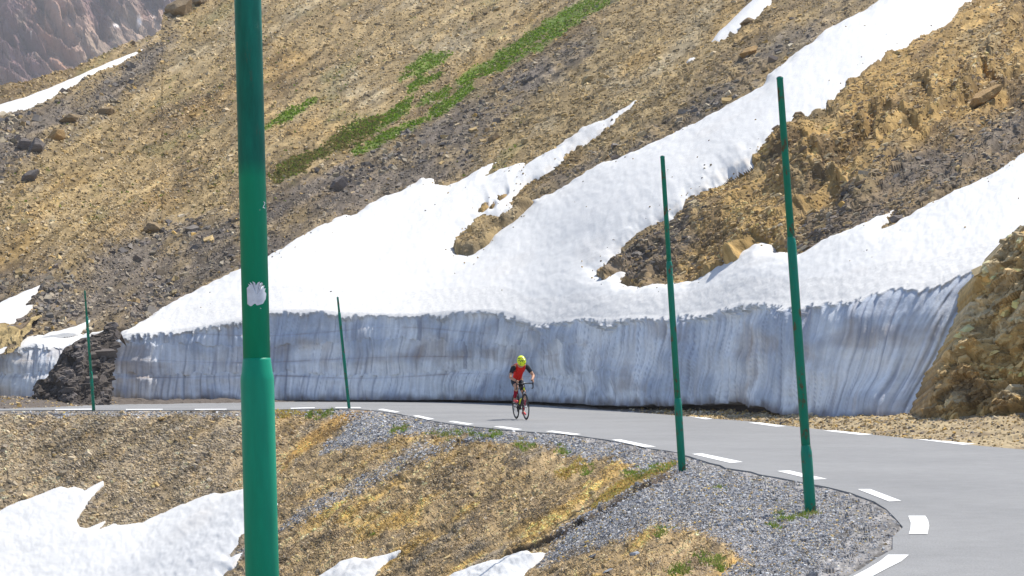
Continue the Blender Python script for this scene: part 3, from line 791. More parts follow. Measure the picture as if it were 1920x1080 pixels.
OR = [[(1165,902),(1268,866),(1255,890),(1190,912),(1150,940),(1105,958)],[(1040,888),(1090,860),(1097,872),(1050,897)],[(640,772),(705,767),(640,802),(570,848),(525,885),(560,830),(605,792)],[(520,770),(600,771),(560,779),(520,780)]]
def esd(ps): 
    r = None
    for p in ps:
        z_ = poly_sd(EPX, EPY, p); r = z_ if r is None else np.maximum(r, z_)
    return r
grav = np.maximum(smooth(-14, 14, esd([G1]) + ej * 1.2), np.maximum(smooth(-8, 7, esd([G2]) + 1.3 * ej), .5 * smooth(-11, 9, esd([G3]) + 1.8 * ej)))
grav = np.maximum(grav, smooth(1.25, .7, ED + .5 * fbm(EP[..., 0] * 1.2, EP[..., 1] * .8, 3, 102)) * np.where(EPX < 520, .5, 1))
oran = smooth(-5, 5, esd(OR) + ej)
m1 = fbm(EA / 1.6, EBb / .6, 4, 103); m2 = fbm(EA / .5, EBb / .2, 4, 104)
h1, k1 = facet(EA / .5, EBb / .26, 105); h2, k2 = facet(EA / .2, EBb / .12, 106); h3, k3 = facet(EA / .09, EBb / .06, 107)
edisp = (.09 * m1 + .03 * h1 + .018 * h2 + .008 * h3) * smooth(.1, 1.2, ED) * (1 - .55 * near) * (1 - .6 * grav)
edisp += grav * (.022 * facet(EP[..., 0] * 9, EP[..., 1] * 6, 108)[0]) * smooth(.0, .25, ED)
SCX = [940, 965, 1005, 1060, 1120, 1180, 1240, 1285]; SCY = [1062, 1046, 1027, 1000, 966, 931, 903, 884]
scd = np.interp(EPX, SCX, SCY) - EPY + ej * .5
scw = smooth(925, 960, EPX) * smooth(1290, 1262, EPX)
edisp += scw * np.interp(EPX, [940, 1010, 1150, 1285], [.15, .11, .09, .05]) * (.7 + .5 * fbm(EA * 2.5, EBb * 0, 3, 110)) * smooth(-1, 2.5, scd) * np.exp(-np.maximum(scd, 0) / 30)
EP2 = EP + EN * edisp[..., None]
tone = lerp(np.broadcast_to(np.array([.37, .275, .155]), EP.shape), np.array([.205, .155, .10]), smooth(-.15, .6, m1 + .6 * m2))
tone = lerp(tone, np.array([.50, .33, .105]), .95 * smooth(.0, .45, fbm(EA / 3.5, EBb / .7, 4, 109)) * smooth(460, 640, EPX))
tone = lerp(tone, np.array([.20, .175, .145]), .85 * smooth(.1, .5, fbm(EA / 4.5, EBb / .8, 4, 119)))
tone = lerp(tone, np.array([.31, .265, .20]), .70 * smooth(560, 380, EPX) * smooth(-.7, .4, m2 + .3))
tone = lerp(tone, np.array([.27, .27, .285]), .95 * grav)
tone = lerp(tone, np.array([.40, .235, .06]), .75 * oran)
tone = lerp(tone, np.array([.075, .058, .048]), .9 * scw * smooth(5, 1, np.abs(scd + .5)))  # shadow line from the second pole down the scarp, painted into the tone
tone = lerp(tone, tone * .55, .85 * smooth(.0, .55, fbm(EA / 3.2, EBb / .55, 4, 113)))
tone = lerp(tone, tone * .62, smooth(.15, .6, fbm(EA / 1.4, EBb / .13, 3, 111)))
tone = lerp(tone, np.minimum(.6, tone * 1.3), smooth(.2, .6, fbm(EA / 1.1, EBb / .12, 3, 112)))
tone *= np.array([.96, .92, .85])
tone *= (.72 + .56 * k2)[..., None] * (.82 + .36 * k3)[..., None]
fcE = grid_faces(NE, len(ecx))
# the same slope continued past the picture's sides, coarser
cgx, cgy = np.meshgrid(np.arange(-39, 5.5, .6), np.arange(-7, 79, .6))
CG = np.stack([cgx, cgy, Hs(cgx, cgy) - .30 - .02 * np.abs(cgx)], -1)
cgc = np.broadcast_to(np.array([.26, .205, .14]), CG.shape)
cgf = grid_faces(CG.shape[0], CG.shape[1]) + EP2.shape[0] * EP2.shape[1]
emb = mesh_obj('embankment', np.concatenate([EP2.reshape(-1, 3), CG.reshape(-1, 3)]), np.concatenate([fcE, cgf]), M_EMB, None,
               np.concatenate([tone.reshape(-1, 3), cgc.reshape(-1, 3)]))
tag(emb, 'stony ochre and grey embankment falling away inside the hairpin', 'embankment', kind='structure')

LOWSNOW = [('snow_patch', 'large snow patch at the foot of the embankment in the lower left corner', [(-300,1085),(-60,975),(0,957),(20,947),(60,933),(90,920),(113,913),(127,918),(140,913),(160,918),(176,910),(193,903),(194,909),(180,927),(163,950),(143,975),(148,989),(167,990),(197,978),(180,997),(213,983),(233,984),(267,980),(300,963),(350,943),(377,933),(403,923),(417,927),(457,917),(500,927),(522,946),(480,990),(460,1010),(460,1020),(430,1048),(458,1037),(437,1067),(417,1080),(330,1229),(-300,1229)]),
 ('snow_patch', 'small snow patch at the bottom edge just right of the big green pole', [(590,1090),(607,1077),(627,1063),(640,1053),(667,1047),(690,1048),(723,1042),(753,1033),(725,1053),(700,1078),(640,1140),(540,1140)]),
 ('snow_patch', 'low snow patch at the bottom centre where the gravel fan meets the embankment', [(840,1088),(853,1078),(907,1057),(940,1052),(963,1043),(980,1036),(993,1034),(1002,1042),(1027,1036),(1009,1053),(983,1077),(930,1140),(740,1140)])]
for nm, lab, poly in LOWSNOW:
    s_ = poly_sd(EPX, EPY, poly) + ej * .5
    o = snow_sheet(nm, s_, None, depth=.11, base=EP, nrm=EN, sa=EA * 1.6, sb=EBb * 1.6, soft=9)
    tag(o, lab, 'snow patch', 'snow patches on the embankment')

# ------------------------------------------------------------------ distant mountain
mx = np.arange(-480, 520, 1.9); my = np.arange(-220, 400, 1.9)
MX, MY = np.meshgrid(mx, my)
qm, _ = rayq(MY); MYd = (30 - .8 * 900 - CAMH) / (qm - .8)
MP = at(MX, MY, MYd); MN = grid_normals(MP); MN *= np.sign(-MN[..., 1:2])
ma = (MX * .75 + MY * .66) / 60.; mb = (MX * .66 - MY * .75) / 60.
rw = fbm(ma * .5, mb * .5, 3, 121)
rid = 1 - np.abs(fbm(mb * 1.1 + .6 * rw, ma * .38, 4, 122)) * 2
fa, fr = facet(mb * 2.2 + .4 * rw, ma * 1.0, 123); fa2, fr2 = facet(mb * 6, ma * 3, 124); fa3, fr3 = facet(mb * 14, ma * 8, 128)
scr = smooth(-20, 30, (MX * .55 + MY) - 190 + 40 * rw)
md = (10 * rid + 6 * fa + 8 * rw + 2.4 * fa2 + 1.0 * fa3) * (1 - .8 * scr) + scr * (1.5 * fa2 + 3 * rw)
MPd = MP + MN * md[..., None]
mc = lerp(np.broadcast_to(np.array([.185, .130, .140]), MP.shape), np.array([.33, .24, .195]), smooth(-.2, .6, fbm(mb * .8, ma * .35, 4, 125)))
mc = lerp(mc, np.array([.23, .22, .18]), .5 * smooth(.1, .6, fbm(mb * 2, ma, 3, 126)))
mc = lerp(mc, np.array([.40, .34, .265]), .8 * scr * smooth(-.8, .3, fbm(mb * 3, ma * 1.2, 3, 127) + .2))
og = np.exp(-((MX - 85 - (MY - 60) * .35 + 18 * rw) / 26) ** 2) * smooth(10, 60, MY)
mc = lerp(mc, np.array([.40, .25, .16]), .6 * og)
for sx, sy, sr in ((221, 62, 6), (262, 52, 5), (288, 36, 4), (64, 86, 2.4), (312, 12, 5)):
    mc = lerp(mc, np.array([.86, .87, .88]), smooth(.9, .3, ((MX - sx + .5 * (MY - sy)) / (sr * 1.3)) ** 2 + ((MY - sy) / sr) ** 2 + .3 * rw))
mc *= np.array([1.08, .95, .86])
mc *= (.75 + .5 * fr2)[..., None]
mt = mesh_obj('mountain', MPd.reshape(-1, 3), grid_faces(len(my), len(mx)), M_MTN, None, mc.reshape(-1, 3))
tag(mt, 'distant purple grey rocky mountainside in the top left corner', 'mountain', kind='structure')
bm = bmesh.new(); bmesh.ops.create_grid(bm, x_segments=8, y_segments=8, size=1500)
for vv in bm.verts: vv.co.z = -45
gm = NT('valley_ground', .95); gm.base(gm.ramp(gm.noise(gm.coord(), .05, 6), [(.3, (.16, .12, .08)), (.7, (.3, .24, .15))]))
g_ = bm_obj('ground', bm, gm.m); tag(g_, 'valley floor far below the road', 'ground', kind='structure')

# ------------------------------------------------------------------ loose stones
TPL = np.array([[-1,-1,-1],[1,-1,-1],[1,1,-1],[-1,1,-1],[-1,-1,1],[1,-1,1],[1,1,1],[-1,1,1]], float)
TPF = np.array([[0,3,2,1],[4,5,6,7],[0,1,5,4],[1,2,6,5],[2,3,7,6],[3,0,4,7]])
def stones(name, P, N, T, size, col, label, flat=(.18, .5), wid=(.45, .95), tilt=.35, spin=.5, sink=.3, mat=None):
    n = len(P)
    B = np.cross(N, T); B /= np.linalg.norm(B, axis=1, keepdims=True) + 1e-9
    T = np.cross(B, N)
    a = R.normal(0, spin, n); ca, sa = np.cos(a)[:, None], np.sin(a)[:, None]
    T, B = T * ca + B * sa, B * ca - T * sa
    N2 = N + tilt * R.normal(0, 1, (n, 3)); N2 /= np.linalg.norm(N2, axis=1, keepdims=True)
    B = np.cross(N2, T); B /= np.linalg.norm(B, axis=1, keepdims=True) + 1e-9; T = np.cross(B, N2)
    sx = size * R.uniform(.7, 1.25, n) * .5; sy = sx * R.uniform(*wid, n); sz = sx * R.uniform(*flat, n)
    loc = np.tile(TPL, (n, 1, 1)) + R.uniform(-.38, .38, (n, 8, 3))
    loc[:, 4:, :2] *= R.uniform(.45, .9, (n, 1, 1))
    V = P[:, None] + T[:, None] * (loc[..., 0] * sx[:, None])[..., None] + B[:, None] * (loc[..., 1] * sy[:, None])[..., None] + N2[:, None] * ((loc[..., 2] + 1 - 2 * sink) * sz[:, None])[..., None]
    fc = (TPF[None] + 8 * np.arange(n)[:, None, None]).reshape(-1, 4)
    c = np.repeat(col, 8, 0)
    o = mesh_obj(name, V.reshape(-1, 3), fc, mat or M_CHIP, None, c)
    tag(o, label, name.replace('_', ' '), kind='stuff'); return o

def pick(Pg, Ng, Cg, prob, n, Dg=None):
    """random spots on a surface grid, chosen with the given probability map"""
    nr, nc = Pg.shape[:2]
    pr = np.clip(prob[:-1, :-1], 0, None).ravel(); cs = np.cumsum(pr)
    k = np.minimum(np.searchsorted(cs, R.uniform(0, cs[-1], n)), len(cs) - 1)
    ji, ii = k // (nc - 1), k % (nc - 1); a = R.uniform(0, 1, n)[:, None]; b = R.uniform(0, 1, n)[:, None]
    P = (Pg[ji, ii] * (1 - a) + Pg[ji, ii + 1] * a) * (1 - b) + (Pg[ji + 1, ii] * (1 - a) + Pg[ji + 1, ii + 1] * a) * b
    return P, Ng[ji, ii], Cg[ji, ii], ji, ii

Tdir = np.gradient(HP, axis=1) * CA + np.gradient(HP, axis=0) * SA * .6
snowfree = (1 - smooth(-3, 3, sd_main))
for nm, lab, poly in SNOW_PATCHES: snowfree = snowfree * (1 - smooth(-3, 2, poly_sd(PX, PY, poly)))
snowfree = snowfree * (1 - smooth(-3, 2, sdb)) * (wm[None, :] * 0 + 1)
front = (Yh > ywall[None, :] + .05)
dens = snowfree * front * (1 - .75 * grass) * (1 - .6 * moss) * (PX > -330) * (PX < 2060) * (PY > -90)
pal = np.array([[.48, .345, .165], [.41, .30, .15], [.49, .39, .24], [.33, .235, .125], [.50, .325, .11], [.19, .15, .105], [.52, .44, .32]])
palg = np.array([[.165, .148, .135], [.22, .195, .17], [.115, .104, .098], [.29, .25, .19], [.20, .165, .14], [.36, .30, .21]])
def stone_cols(n, darkv, P_a=pal, P_b=palg, G=None, gm_=.5):
    ca = P_a[R.integers(0, len(P_a), n)]; cb = P_b[R.integers(0, len(P_b), n)]
    c = np.where((R.uniform(0, 1, n) < darkv * .88)[:, None], cb, ca)
    if G is not None: c = (1 - gm_) * c + gm_ * np.clip(G * 1.55, 0, .58)
    return np.clip(c * R.uniform(.72, 1.22, (n, 1)), .03, .62)
for (n, pxs, nm, seedp) in ((60000, (3.2, 8.0), 'scree', 0), (6500, (7, 14), 'scree', 1)):
    clump = np.clip(.55 + .6 * fbm(SAa / 4, SBb / 1.6, 3, 140 + seedp), .08, 1)
    P, N, C, ji, ii = pick(HP, HN, HC, dens * clump, n)
    sz = (pxs[0] + (pxs[1] - pxs[0]) * R.beta(1.3, 3.2, len(P))) / F * P[:, 1]
    stones(nm, P, N, Tdir[ji, ii], sz, stone_cols(len(P), dark[ji, ii], G=C), 'loose tan and grey stone scree covering the hillside' if not seedp else 'larger angular stones strewn over the hillside scree', (.22, .6), (.32, .75), spin=.38)

Td2 = np.gradient(EP, axis=1) * CA + np.gradient(EP, axis=0) * SA * .6
lowfree = np.ones(EPX.shape)
for nm, lab, poly in LOWSNOW: lowfree *= 1 - smooth(-4, 2, poly_sd(EPX, EPY, poly) + ej * .5)
inside = (ED > .10) * (EPY < 1130)
interior = ED > 0
dE = lowfree * inside * interior
pale_e = np.array([[.56, .41, .19], [.50, .37, .20], [.57, .47, .30], [.40, .29, .16], [.58, .40, .13], [.26, .21, .15], [.60, .53, .41]])
pale_g = np.array([[.29, .29, .305], [.37, .37, .385], [.20, .20, .215], [.46, .46, .47], [.32, .31, .31], [.55, .55, .55]])
cl = np.clip(.5 + .6 * m1, .1, 1)
P, N, C, ji, ii = pick(EP2, EN, tone, dE * (1 - grav) * cl * (EPX > -330), 48000)
sz = (3.0 + 5.6 * R.beta(1.2, 3.2, len(P))) / F * P[:, 1]
gl = smooth(560, 380, EPX)[ji, ii] * .6
Pb, Nb, Cb, jb, ib = pick(EP2, EN, tone, dE * (1 - grav) * np.clip(.2 + .9 * fbm(EA / 1.5, EBb / .4, 3, 151), .02, 1), 1500)
stones('scree', Pb, Nb, Td2[jb, ib], (8 + 8 * R.beta(1, 3, len(Pb))) / F * Pb[:, 1], stone_cols(len(Pb), smooth(560, 380, EPX)[jb, ib] * .6, pale_e, palg * 1.5, Cb), 'larger flat stones lying along the embankment slope', (.2, .5), (.3, .7), .35, .35, .4)
stones('scree', P, N, Td2[ji, ii], sz, stone_cols(len(P), gl, pale_e, palg * 1.5, C, .68), 'ochre flat stones littering the embankment slope', (.2, .55), (.32, .75), spin=.4, sink=.35)
P, N, C, ji, ii = pick(EP2, EN, tone, dE * grav * np.clip(smooth(.15, .9, ED) + .12, 0, 1), 40000)
sz = np.clip((2.4 + 5.0 * R.beta(1.2, 3.5, len(P))) / F * P[:, 1], .014, .16)
stones('gravel', P, N, Td2[ji, ii], sz, stone_cols(len(P), np.full(len(P), .97), pale_e, pale_g), 'grey crushed gravel on the shoulder and fan inside the hairpin', (.3, .7), spin=1.2, sink=.3)
# verge stones
vd = np.tile(smooth(1150, 1300, vx), (nv, 1)) * smooth(.02, .1, tv)[:, None] + .25 * np.tile(smooth(260, 150, vx), (nv, 1))
VN = np.zeros_like(VP); VN[..., 2] = 1
P, N, C, ji, ii = pick(VP, VN, vc, vd, 5200)
sz = (2.5 + 8 * R.beta(1.0, 4.0, len(P))) / F * P[:, 1]
Tv = np.tile(np.array([[1.0, .2, 0]]), (len(P), 1))
stones('scree', P, N, Tv, sz, stone_cols(len(P), np.full(len(P), .15)), 'broken yellow stones lying on the verge below the snow wall', (.3, .8), spin=1.5)

sdp = np.maximum(sd_main, -99)
P, N, C, ji, ii = pick(HB, HN, HC, (sdp > 2) * (PY < COL_LIP[None, :] - 10) * (.02 + np.exp(-np.maximum(sdp, 0) / 9.)) * np.clip(.2 + fbm(SAa / 3, SBb / 1.5, 3, 180), 0, 1) * (PY > -80), 260)
P = P + N * (.42 * (1 - np.exp(-np.maximum(sd_main[ji, ii], 0) / 16.)) + .03)[:, None]
stones('scree', P, N, Tdir[ji, ii], (1.8 + 3.0 * R.beta(1, 3, len(P))) / F * P[:, 1], stone_cols(len(P), np.full(len(P), .4)), 'scattered small stones lying on the dirty snow margins', (.3, .7), sink=.2)
for Po, No, Co, nb, lab, mpp, ang_, dlo in LATER:
    P, N, C, ji, ii = pick(Po, No, Co, smooth(3, 12, dlo) * np.clip(.35 + .8 * fbm(np.arange(Po.shape[1])[None, :] / 22. + np.arange(Po.shape[0])[:, None] / 40., np.arange(Po.shape[0])[:, None] / 14. + 0 * Po[..., 0], 3, 170), .05, 1), nb)
    T_ = np.tile(np.array([[math.cos(math.radians(ang_)), .25, math.sin(math.radians(ang_))]]), (nb, 1))
    sz = (6 + 34 * R.beta(.9, 4.5, nb)) / F * P[:, 1]
    stones('scree', P, N * .35 + np.array([-.05, -.3, .7]), T_, sz, np.clip(C * (R.uniform(.8, 1.3, (nb, 1)) if 'ochre' in lab else R.uniform(.75, 1.35, (nb, 1))), .03, .62), 'angular broken blocks on the ' + ('dark shattered rock' if 'dark' in lab else 'tall ochre outcrop'), (.2, .42), (.3, .6), .2, .22, .5)
# ------------------------------------------------------------------ grass
def blades(name, P, N, h, w, col, label, per=5, spread=1.0, lean=.5):
    n = len(P); P = np.repeat(P, per, 0); N = np.repeat(N, per, 0); h = np.repeat(h, per); w = np.repeat(w, per); c = np.repeat(col, per, 0)
    m = len(P)
    P = P + np.stack([R.normal(0, 1, m), R.normal(0, 1, m), 0 * h], -1) * (h * .4 * spread)[:, None]
    up = .5 * N + np.array([0, 0, .6]) + lean * np.stack([R.normal(0, 1, m), R.normal(0, 1, m), 0 * h], -1); up /= np.linalg.norm(up, axis=1, keepdims=True)
    sd_ = np.cross(up, R.normal(0, 1, (m, 3))); sd_ /= np.linalg.norm(sd_, axis=1, keepdims=True)
    hh = (h * R.uniform(.55, 1.2, m))[:, None]; ww = (w * .5)[:, None]
    dr = R.normal(0, .25, (m, 3)) * hh
    b = P - up * hh * .12
    V = np.stack([b - sd_ * ww, b + sd_ * ww, P + up * hh * .55 + sd_ * ww * .8 + dr * .3, P + up * hh * .55 - sd_ * ww * .8 + dr * .3, P + up * hh + dr], 1)
    i = 5 * np.arange(m)[:, None]
    q4 = i + np.array([[0, 1, 2, 3]]); t3 = i + np.array([[3, 2, 4]])
    c = np.clip(c * R.uniform(.7, 1.3, (m, 1)), .01, .5)
    o = mesh_obj(name, V.reshape(-1, 3), [q4, t3], M_GRASS, None, np.repeat(c, 5, 0))
    tag(o, label, 'grass', kind='stuff'); return o
P, N, C, ji, ii = pick(HP, HN, HC, grass * snowfree * (PY > -60) * np.clip(.75 + .8 * fbm(SAa / 3, SBb / .8, 3, 58), .1, 1), 4000)
gc = np.array([[.14, .25, .015], [.115, .21, .02], [.17, .27, .025], [.19, .22, .05]])[R.integers(0, 4, len(P))]
blades('grass', P, N, np.full(len(P), .09), np.full(len(P), .10), gc, 'bright green grass streak running down the hillside scree', 4)
P, N, C, ji, ii = pick(HP, HN, HC, np.clip(.9 * moss + .05 * sparse + .004 * (1 - dark) * (PX < 1000) * (PY < 400), 0, 1) * snowfree * (PY > -60), 2200)
gc = np.array([[.20, .19, .06], [.17, .16, .06], [.24, .19, .075], [.17, .22, .045]])[R.integers(0, 4, len(P))]
blades('grass', P, N, np.full(len(P), .10), np.full(len(P), .10), gc, 'dull brownish turf and sparse tufts among the hillside stones', 4)
NG = [[(840,805),(940,810),(935,822),(880,818),(820,826),(800,815)],[(985,822),(1005,838),(985,852),(960,835)],[(1035,842),(1075,842),(1062,854)],[(735,798),(765,796),(760,812),(735,815)],[(1165,890),(1266,868),(1255,888),(1190,908)],
 [(1085,872),(1120,862),(1110,882),(1085,897)],[(1455,970),(1532,957),(1532,966),(1465,978)],[(1440,984),(1466,982),(1460,991),(1440,991)],[(1447,959),(1462,957),(1460,967),(1449,968)],[(1338,910),(1368,914),(1360,922),(1340,918)],
 [(1310,1042),(1350,1040),(1362,1062),(1318,1068)],[(1225,1004),(1252,990),(1247,1012)],[(570,773),(628,771),(612,786),(568,784)],[(690,1000),(700,996),(702,1006)],[(1255,1068),(1290,1060),(1300,1080),(1260,1085)],[(800,795),(812,793),(815,803),(802,804)],[(1050,838),(1058,836),(1060,842)]]
ngm = smooth(-3, 4, esd(NG) + .8 * ej)
P, N, C, ji, ii = pick(EP2, EN, tone, ngm * dE * np.clip(.25 + fbm(EPX / 14, EPY / 8, 3, 150), .03, 1), 620)
gc = np.array([[.16, .25, .04], [.13, .21, .04], [.21, .27, .06], [.29, .27, .10]])[R.integers(0, 4, len(P))]
blades('grass', P, N, np.clip(P[:, 1] * .0019, .045, .13), np.clip(P[:, 1] * .0005, .009, .035), gc, 'small green grass tufts on the gravel shoulder and round the pole feet', 7, 1.2, .6)
orm = smooth(-4, 3, esd(OR[:2] + OR[3:]) + .8 * ej)
P, N, C, ji, ii = pick(EP2, EN, tone, orm * dE, 900)
gc = np.array([[.52, .34, .10], [.46, .32, .11], [.56, .40, .14], [.36, .33, .10]])[R.integers(0, 4, len(P))]
blades('grass', P, N, np.clip(P[:, 1] * .0014, .03, .08), np.clip(P[:, 1] * .0006, .010, .035), gc, 'dry orange grass along the crest of the embankment', 5, 1.3, .8)

# ------------------------------------------------------------------ boulders
def boulder(px, py, wpx, hpx, col, label, rot=32, surf='hill', seed=0, group='boulders on the hillside'):
    if surf == 'hill':
        i = np.argmin(np.abs(cx - px)); j = np.argmin(np.abs(PY[:, i] - py)); P0, N0 = HP[j, i], HN[j, i]
    else:
        i = np.argmin(np.abs(ecx - px)); j = np.argmin(np.abs(EPY[:, i] - py)); P0, N0 = EP2[j, i], EN[j, i]
    s = P0[1] / F
    bm = bmesh.new(); bmesh.ops.create_icosphere(bm, subdivisions=4, radius=1)
    co = np.array([v.co[:] for v in bm.verts])
    rs = np.random.default_rng(seed + 1000)
    for k in range(22):                                    # chop planes off a ball
        d = rs.normal(0, 1, 3); d /= np.linalg.norm(d); lim = rs.uniform(.44, .78)
        t = co @ d; co = co - np.maximum(t - lim, 0)[:, None] * d
    co += .05 * np.stack([fbm(co[:, 0] * 3 + 7, co[:, 1] * 3 + co[:, 2] * 2, 3, seed)] * 3, -1) * co
    a = math.radians(rot); rx = np.array([math.cos(a), 0, math.sin(a)]); rz = np.array([-math.sin(a), 0, math.cos(a)])
    co = co * np.array([wpx * .6 * s, wpx * .5 * s, hpx * .62 * s])
    W_ = co[:, :1] * rx + co[:, 1:2] * np.array([0, 1, 0]) + co[:, 2:3] * rz
    for v_, w in zip(bm.verts, W_): v_.co = w
    k1_, kr = facet(co[:, 0] / s / 9, co[:, 2] / s / 5, seed)
    k = NT('boulder_stone', .9, .2); v = k.coord((1, 1, 2.5))
    k.base(k.ramp(k.noise(v, 3.0, 6, .75), [(.3, tuple(c * .6 for c in col)), (.55, col), (.8, tuple(min(.6, c * 1.25) for c in col))])); k.bump(k.noise(v, 5, 6, .75), .8, .08)
    o = bm_obj('boulder', bm, k.m, None, False)
    o.location = Vector(P0) + Vector(N0) * hpx * .22 * s + Vector((0, -.1, 0))
    tag(o, label, 'boulder', group); return o
BR = (.30, .22, .13); GY = (.19, .165, .15); YL = (.44, .35, .20); OC = (.42, .27, .12)
for a in [(284,431,40,26,BR,'brown slab boulder alone on the grey scree left of the big green pole'),
          (1102,156,25,20,YL,'pale yellow boulder high above the narrow snow finger'),
          (968,213,20,14,YL,'small yellow boulder below the dark shale band'),
          (926,266,30,14,BR,'flat brown slab on the slope above the notch in the snow edge'),
          (985,273,14,16,YL,'small upright pale stone above the narrow snow finger'),
          (632,357,40,26,GY,'grey boulder at the lower edge of the dark shale right of the big green pole'),
          (45,282,40,26,GY,'grey brown boulder at the far left, uppermost of the boulder cluster'),
          (105,268,44,22,OC,'ochre boulder beside the grey ones in the left cluster'),
          (70,290,40,30,GY,'dark boulder in the middle of the left cluster'),
          (58,338,40,26,GY,'dark boulder lowest in the left cluster'),
          (130,228,50,26,BR,'long brown rock below the thin snow strip at the top left'),
          (200,212,42,18,BR,'brown rock ledge piece upslope of the left cluster'),
          (317,523,13,11,YL,'small pale yellow stone on the dark scree above the snow wall end'),
          (326,552,16,11,YL,'small pale stone right at the upper snow edge near the wall end'),
          (1400,50,34,16,BR,'brown rock at the lower right edge of the small high snow patch'),
          (1405,105,54,22,OC,'long ochre rock between the small high snow patch and the broad tongue'),
          (1842,192,110,34,OC,'long ochre slab high on the rocky slope at the right edge'),
          (1680,410,30,14,GY,'dark rock splitting the pointed top of the right snow band'),
          (930,15,24,12,YL,'pale flat slab near the top edge above the grass streak')]:
    boulder(*a, seed=int(a[0] + a[1]))
for a in [(1190,1040,24,12,(.36,.38,.42),'pale bluish slab on the gravel fan'),(1112,1042,20,9,(.22,.22,.23),'dark flat slab on the ochre strip of the gravel fan'),
          (1145,1072,26,9,(.30,.31,.33),'grey thin slab at the bottom edge of the gravel fan'),(620,952,14,10,(.5,.45,.36),'pale stone on the embankment right of the big green pole'),
          (118,890,18,12,(.30,.25,.18),'brown stone just above the lower left snow patch'),(305,783,18,8,(.42,.29,.13),'ochre flat stone on the embankment crest at the left'),
          (1113,930,16,12,(.46,.36,.2),'yellow lump of stone below the dry orange grass')]:
    boulder(*a, surf='emb', seed=int(a[0] + a[1]), rot=18, group='larger stones on the embankment')

# ------------------------------------------------------------------ snow poles
def lathe(bm, prof, n=32, axis0=Vector((0, 0, 0)), cap=True):
    rings = []
    for r, z in prof:
        rings.append([bm.verts.new((r * math.cos(2 * math.pi * i / n), r * math.sin(2 * math.pi * i / n), z)) for i in range(n)])
    for a, b in zip(rings[:-1], rings[1:]):
        for i in range(n): bm.faces.new((a[i], a[(i + 1) % n], b[(i + 1) % n], b[i]))
    if cap:
        bm.faces.new(rings[-1]); bm.faces.new(rings[0][::-1])
    return rings

def snow_pole(base, top, z1, z2, H, r, label, mat, cat='snow pole', n=28):
    """base/top world points; joints at z1 and z2 along the pole"""
    d = (Vector(top) - Vector(base)); d.normalize()
    root = empty('snow_pole', tuple(base)); root.rotation_mode = 'QUATERNION'; root.rotation_quaternion = Vector((0, 0, 1)).rotation_difference(d)
    r1, r2, r3, r4 = r
    bm = bmesh.new(); lathe(bm, [(r1 * 1.0, -.5), (r1, z1 - .02), (r1 * .985, z1 - .008), (r1 * .93, z1 + .006), (r2 * 1.04, z1 + .045), (r2 * .99, z1 + .055)], n, cap=True); bm_obj('lower_tube', bm, mat, root)
    bm = bmesh.new(); lathe(bm, [(r2, z1 + .03), (r2, z2 - .02), (r2 * .985, z2 - .008), (r2 * .94, z2 + .004), (r3 * 1.04, z2 + .035), (r3 * .99, z2 + .044)], n); bm_obj('middle_tube', bm, mat, root)
    bm = bmesh.new(); lathe(bm, [(r3, z2 + .02), (r4, H - .02), (r4 * 1.06, H - .018), (r4 * 1.06, H - .002), (r4 * .9, H)], n); bm_obj('upper_tube', bm, mat, root)
    bm = bmesh.new(); lathe(bm, [(r4 * .80, H - .004), (r4 * .8, H + .004), (r4 * .4, H + .010)], n); bm_obj('end_cap', bm, M_CAP, root)
    tag(root, label, cat, 'green snow poles along the hairpin'); return root
M_CAP = m_plain('grey_cap_plastic', (.05, .065, .06), .6)

def pole_from_px(bx, by, tx, ty, z=-.05, r=(.054, .044, .036, .031), joints=(), label='', mat=None):
    b = on_ground(np.array([bx]), np.array([by]), z)[0]
    t = at(np.array([tx]), np.array([ty]), b[1])[0]
    H = np.linalg.norm(t - b)
    fr = [(by - j) / (by - ty) * H for j in joints]
    return snow_pole(b, t, fr[0], fr[1], H, r, label, mat or M_POLE)
pole_from_px(1520, 962, 1462, 145, joints=(846, 455), label='tall green snow pole with rust patches standing at the tip of the hairpin gravel')
pole_from_px(1279, 881, 1242, 293, joints=(755, 497), r=(.052, .043, .034, .030), label='green snow pole with a rusty foot second nearest on the gravel shoulder')
pole_from_px(655, 769, 633, 557, joints=(663, 588), r=(.052, .047, .036, .032), label='green snow pole in front of the snow wall left of the cyclist')
pole_from_px(176, 772, 159, 545, joints=(700, 596), r=(.050, .043, .034, .026), label='thin green snow pole in front of the dark rock at the far left')
# nearest pole
bb = at(np.array([493.]), np.array([1135.]), 6.1)[0]; tt = at(np.array([463.0]), np.array([-60.]), 6.1)[0]
dv_ = (tt - bb) / np.linalg.norm(tt - bb)
bb = bb - dv_ * 0.0; hb = Hs(np.array([bb[0]]), np.array([bb[1]]))[0]
Lj = (1135 - 706) / (1135 + 60) * np.linalg.norm(tt - bb)
ext_ = .75
big = snow_pole(bb - dv_ * ext_, tt + dv_ * .25, Lj + ext_, Lj + ext_ + 1.9, np.linalg.norm(tt - bb) + ext_ + .85, (.0545, .0442, .0425, .041), 'very thick green snow pole with a torn white sticker, nearest and cut by the frame', M_POLE_BIG, n=64)
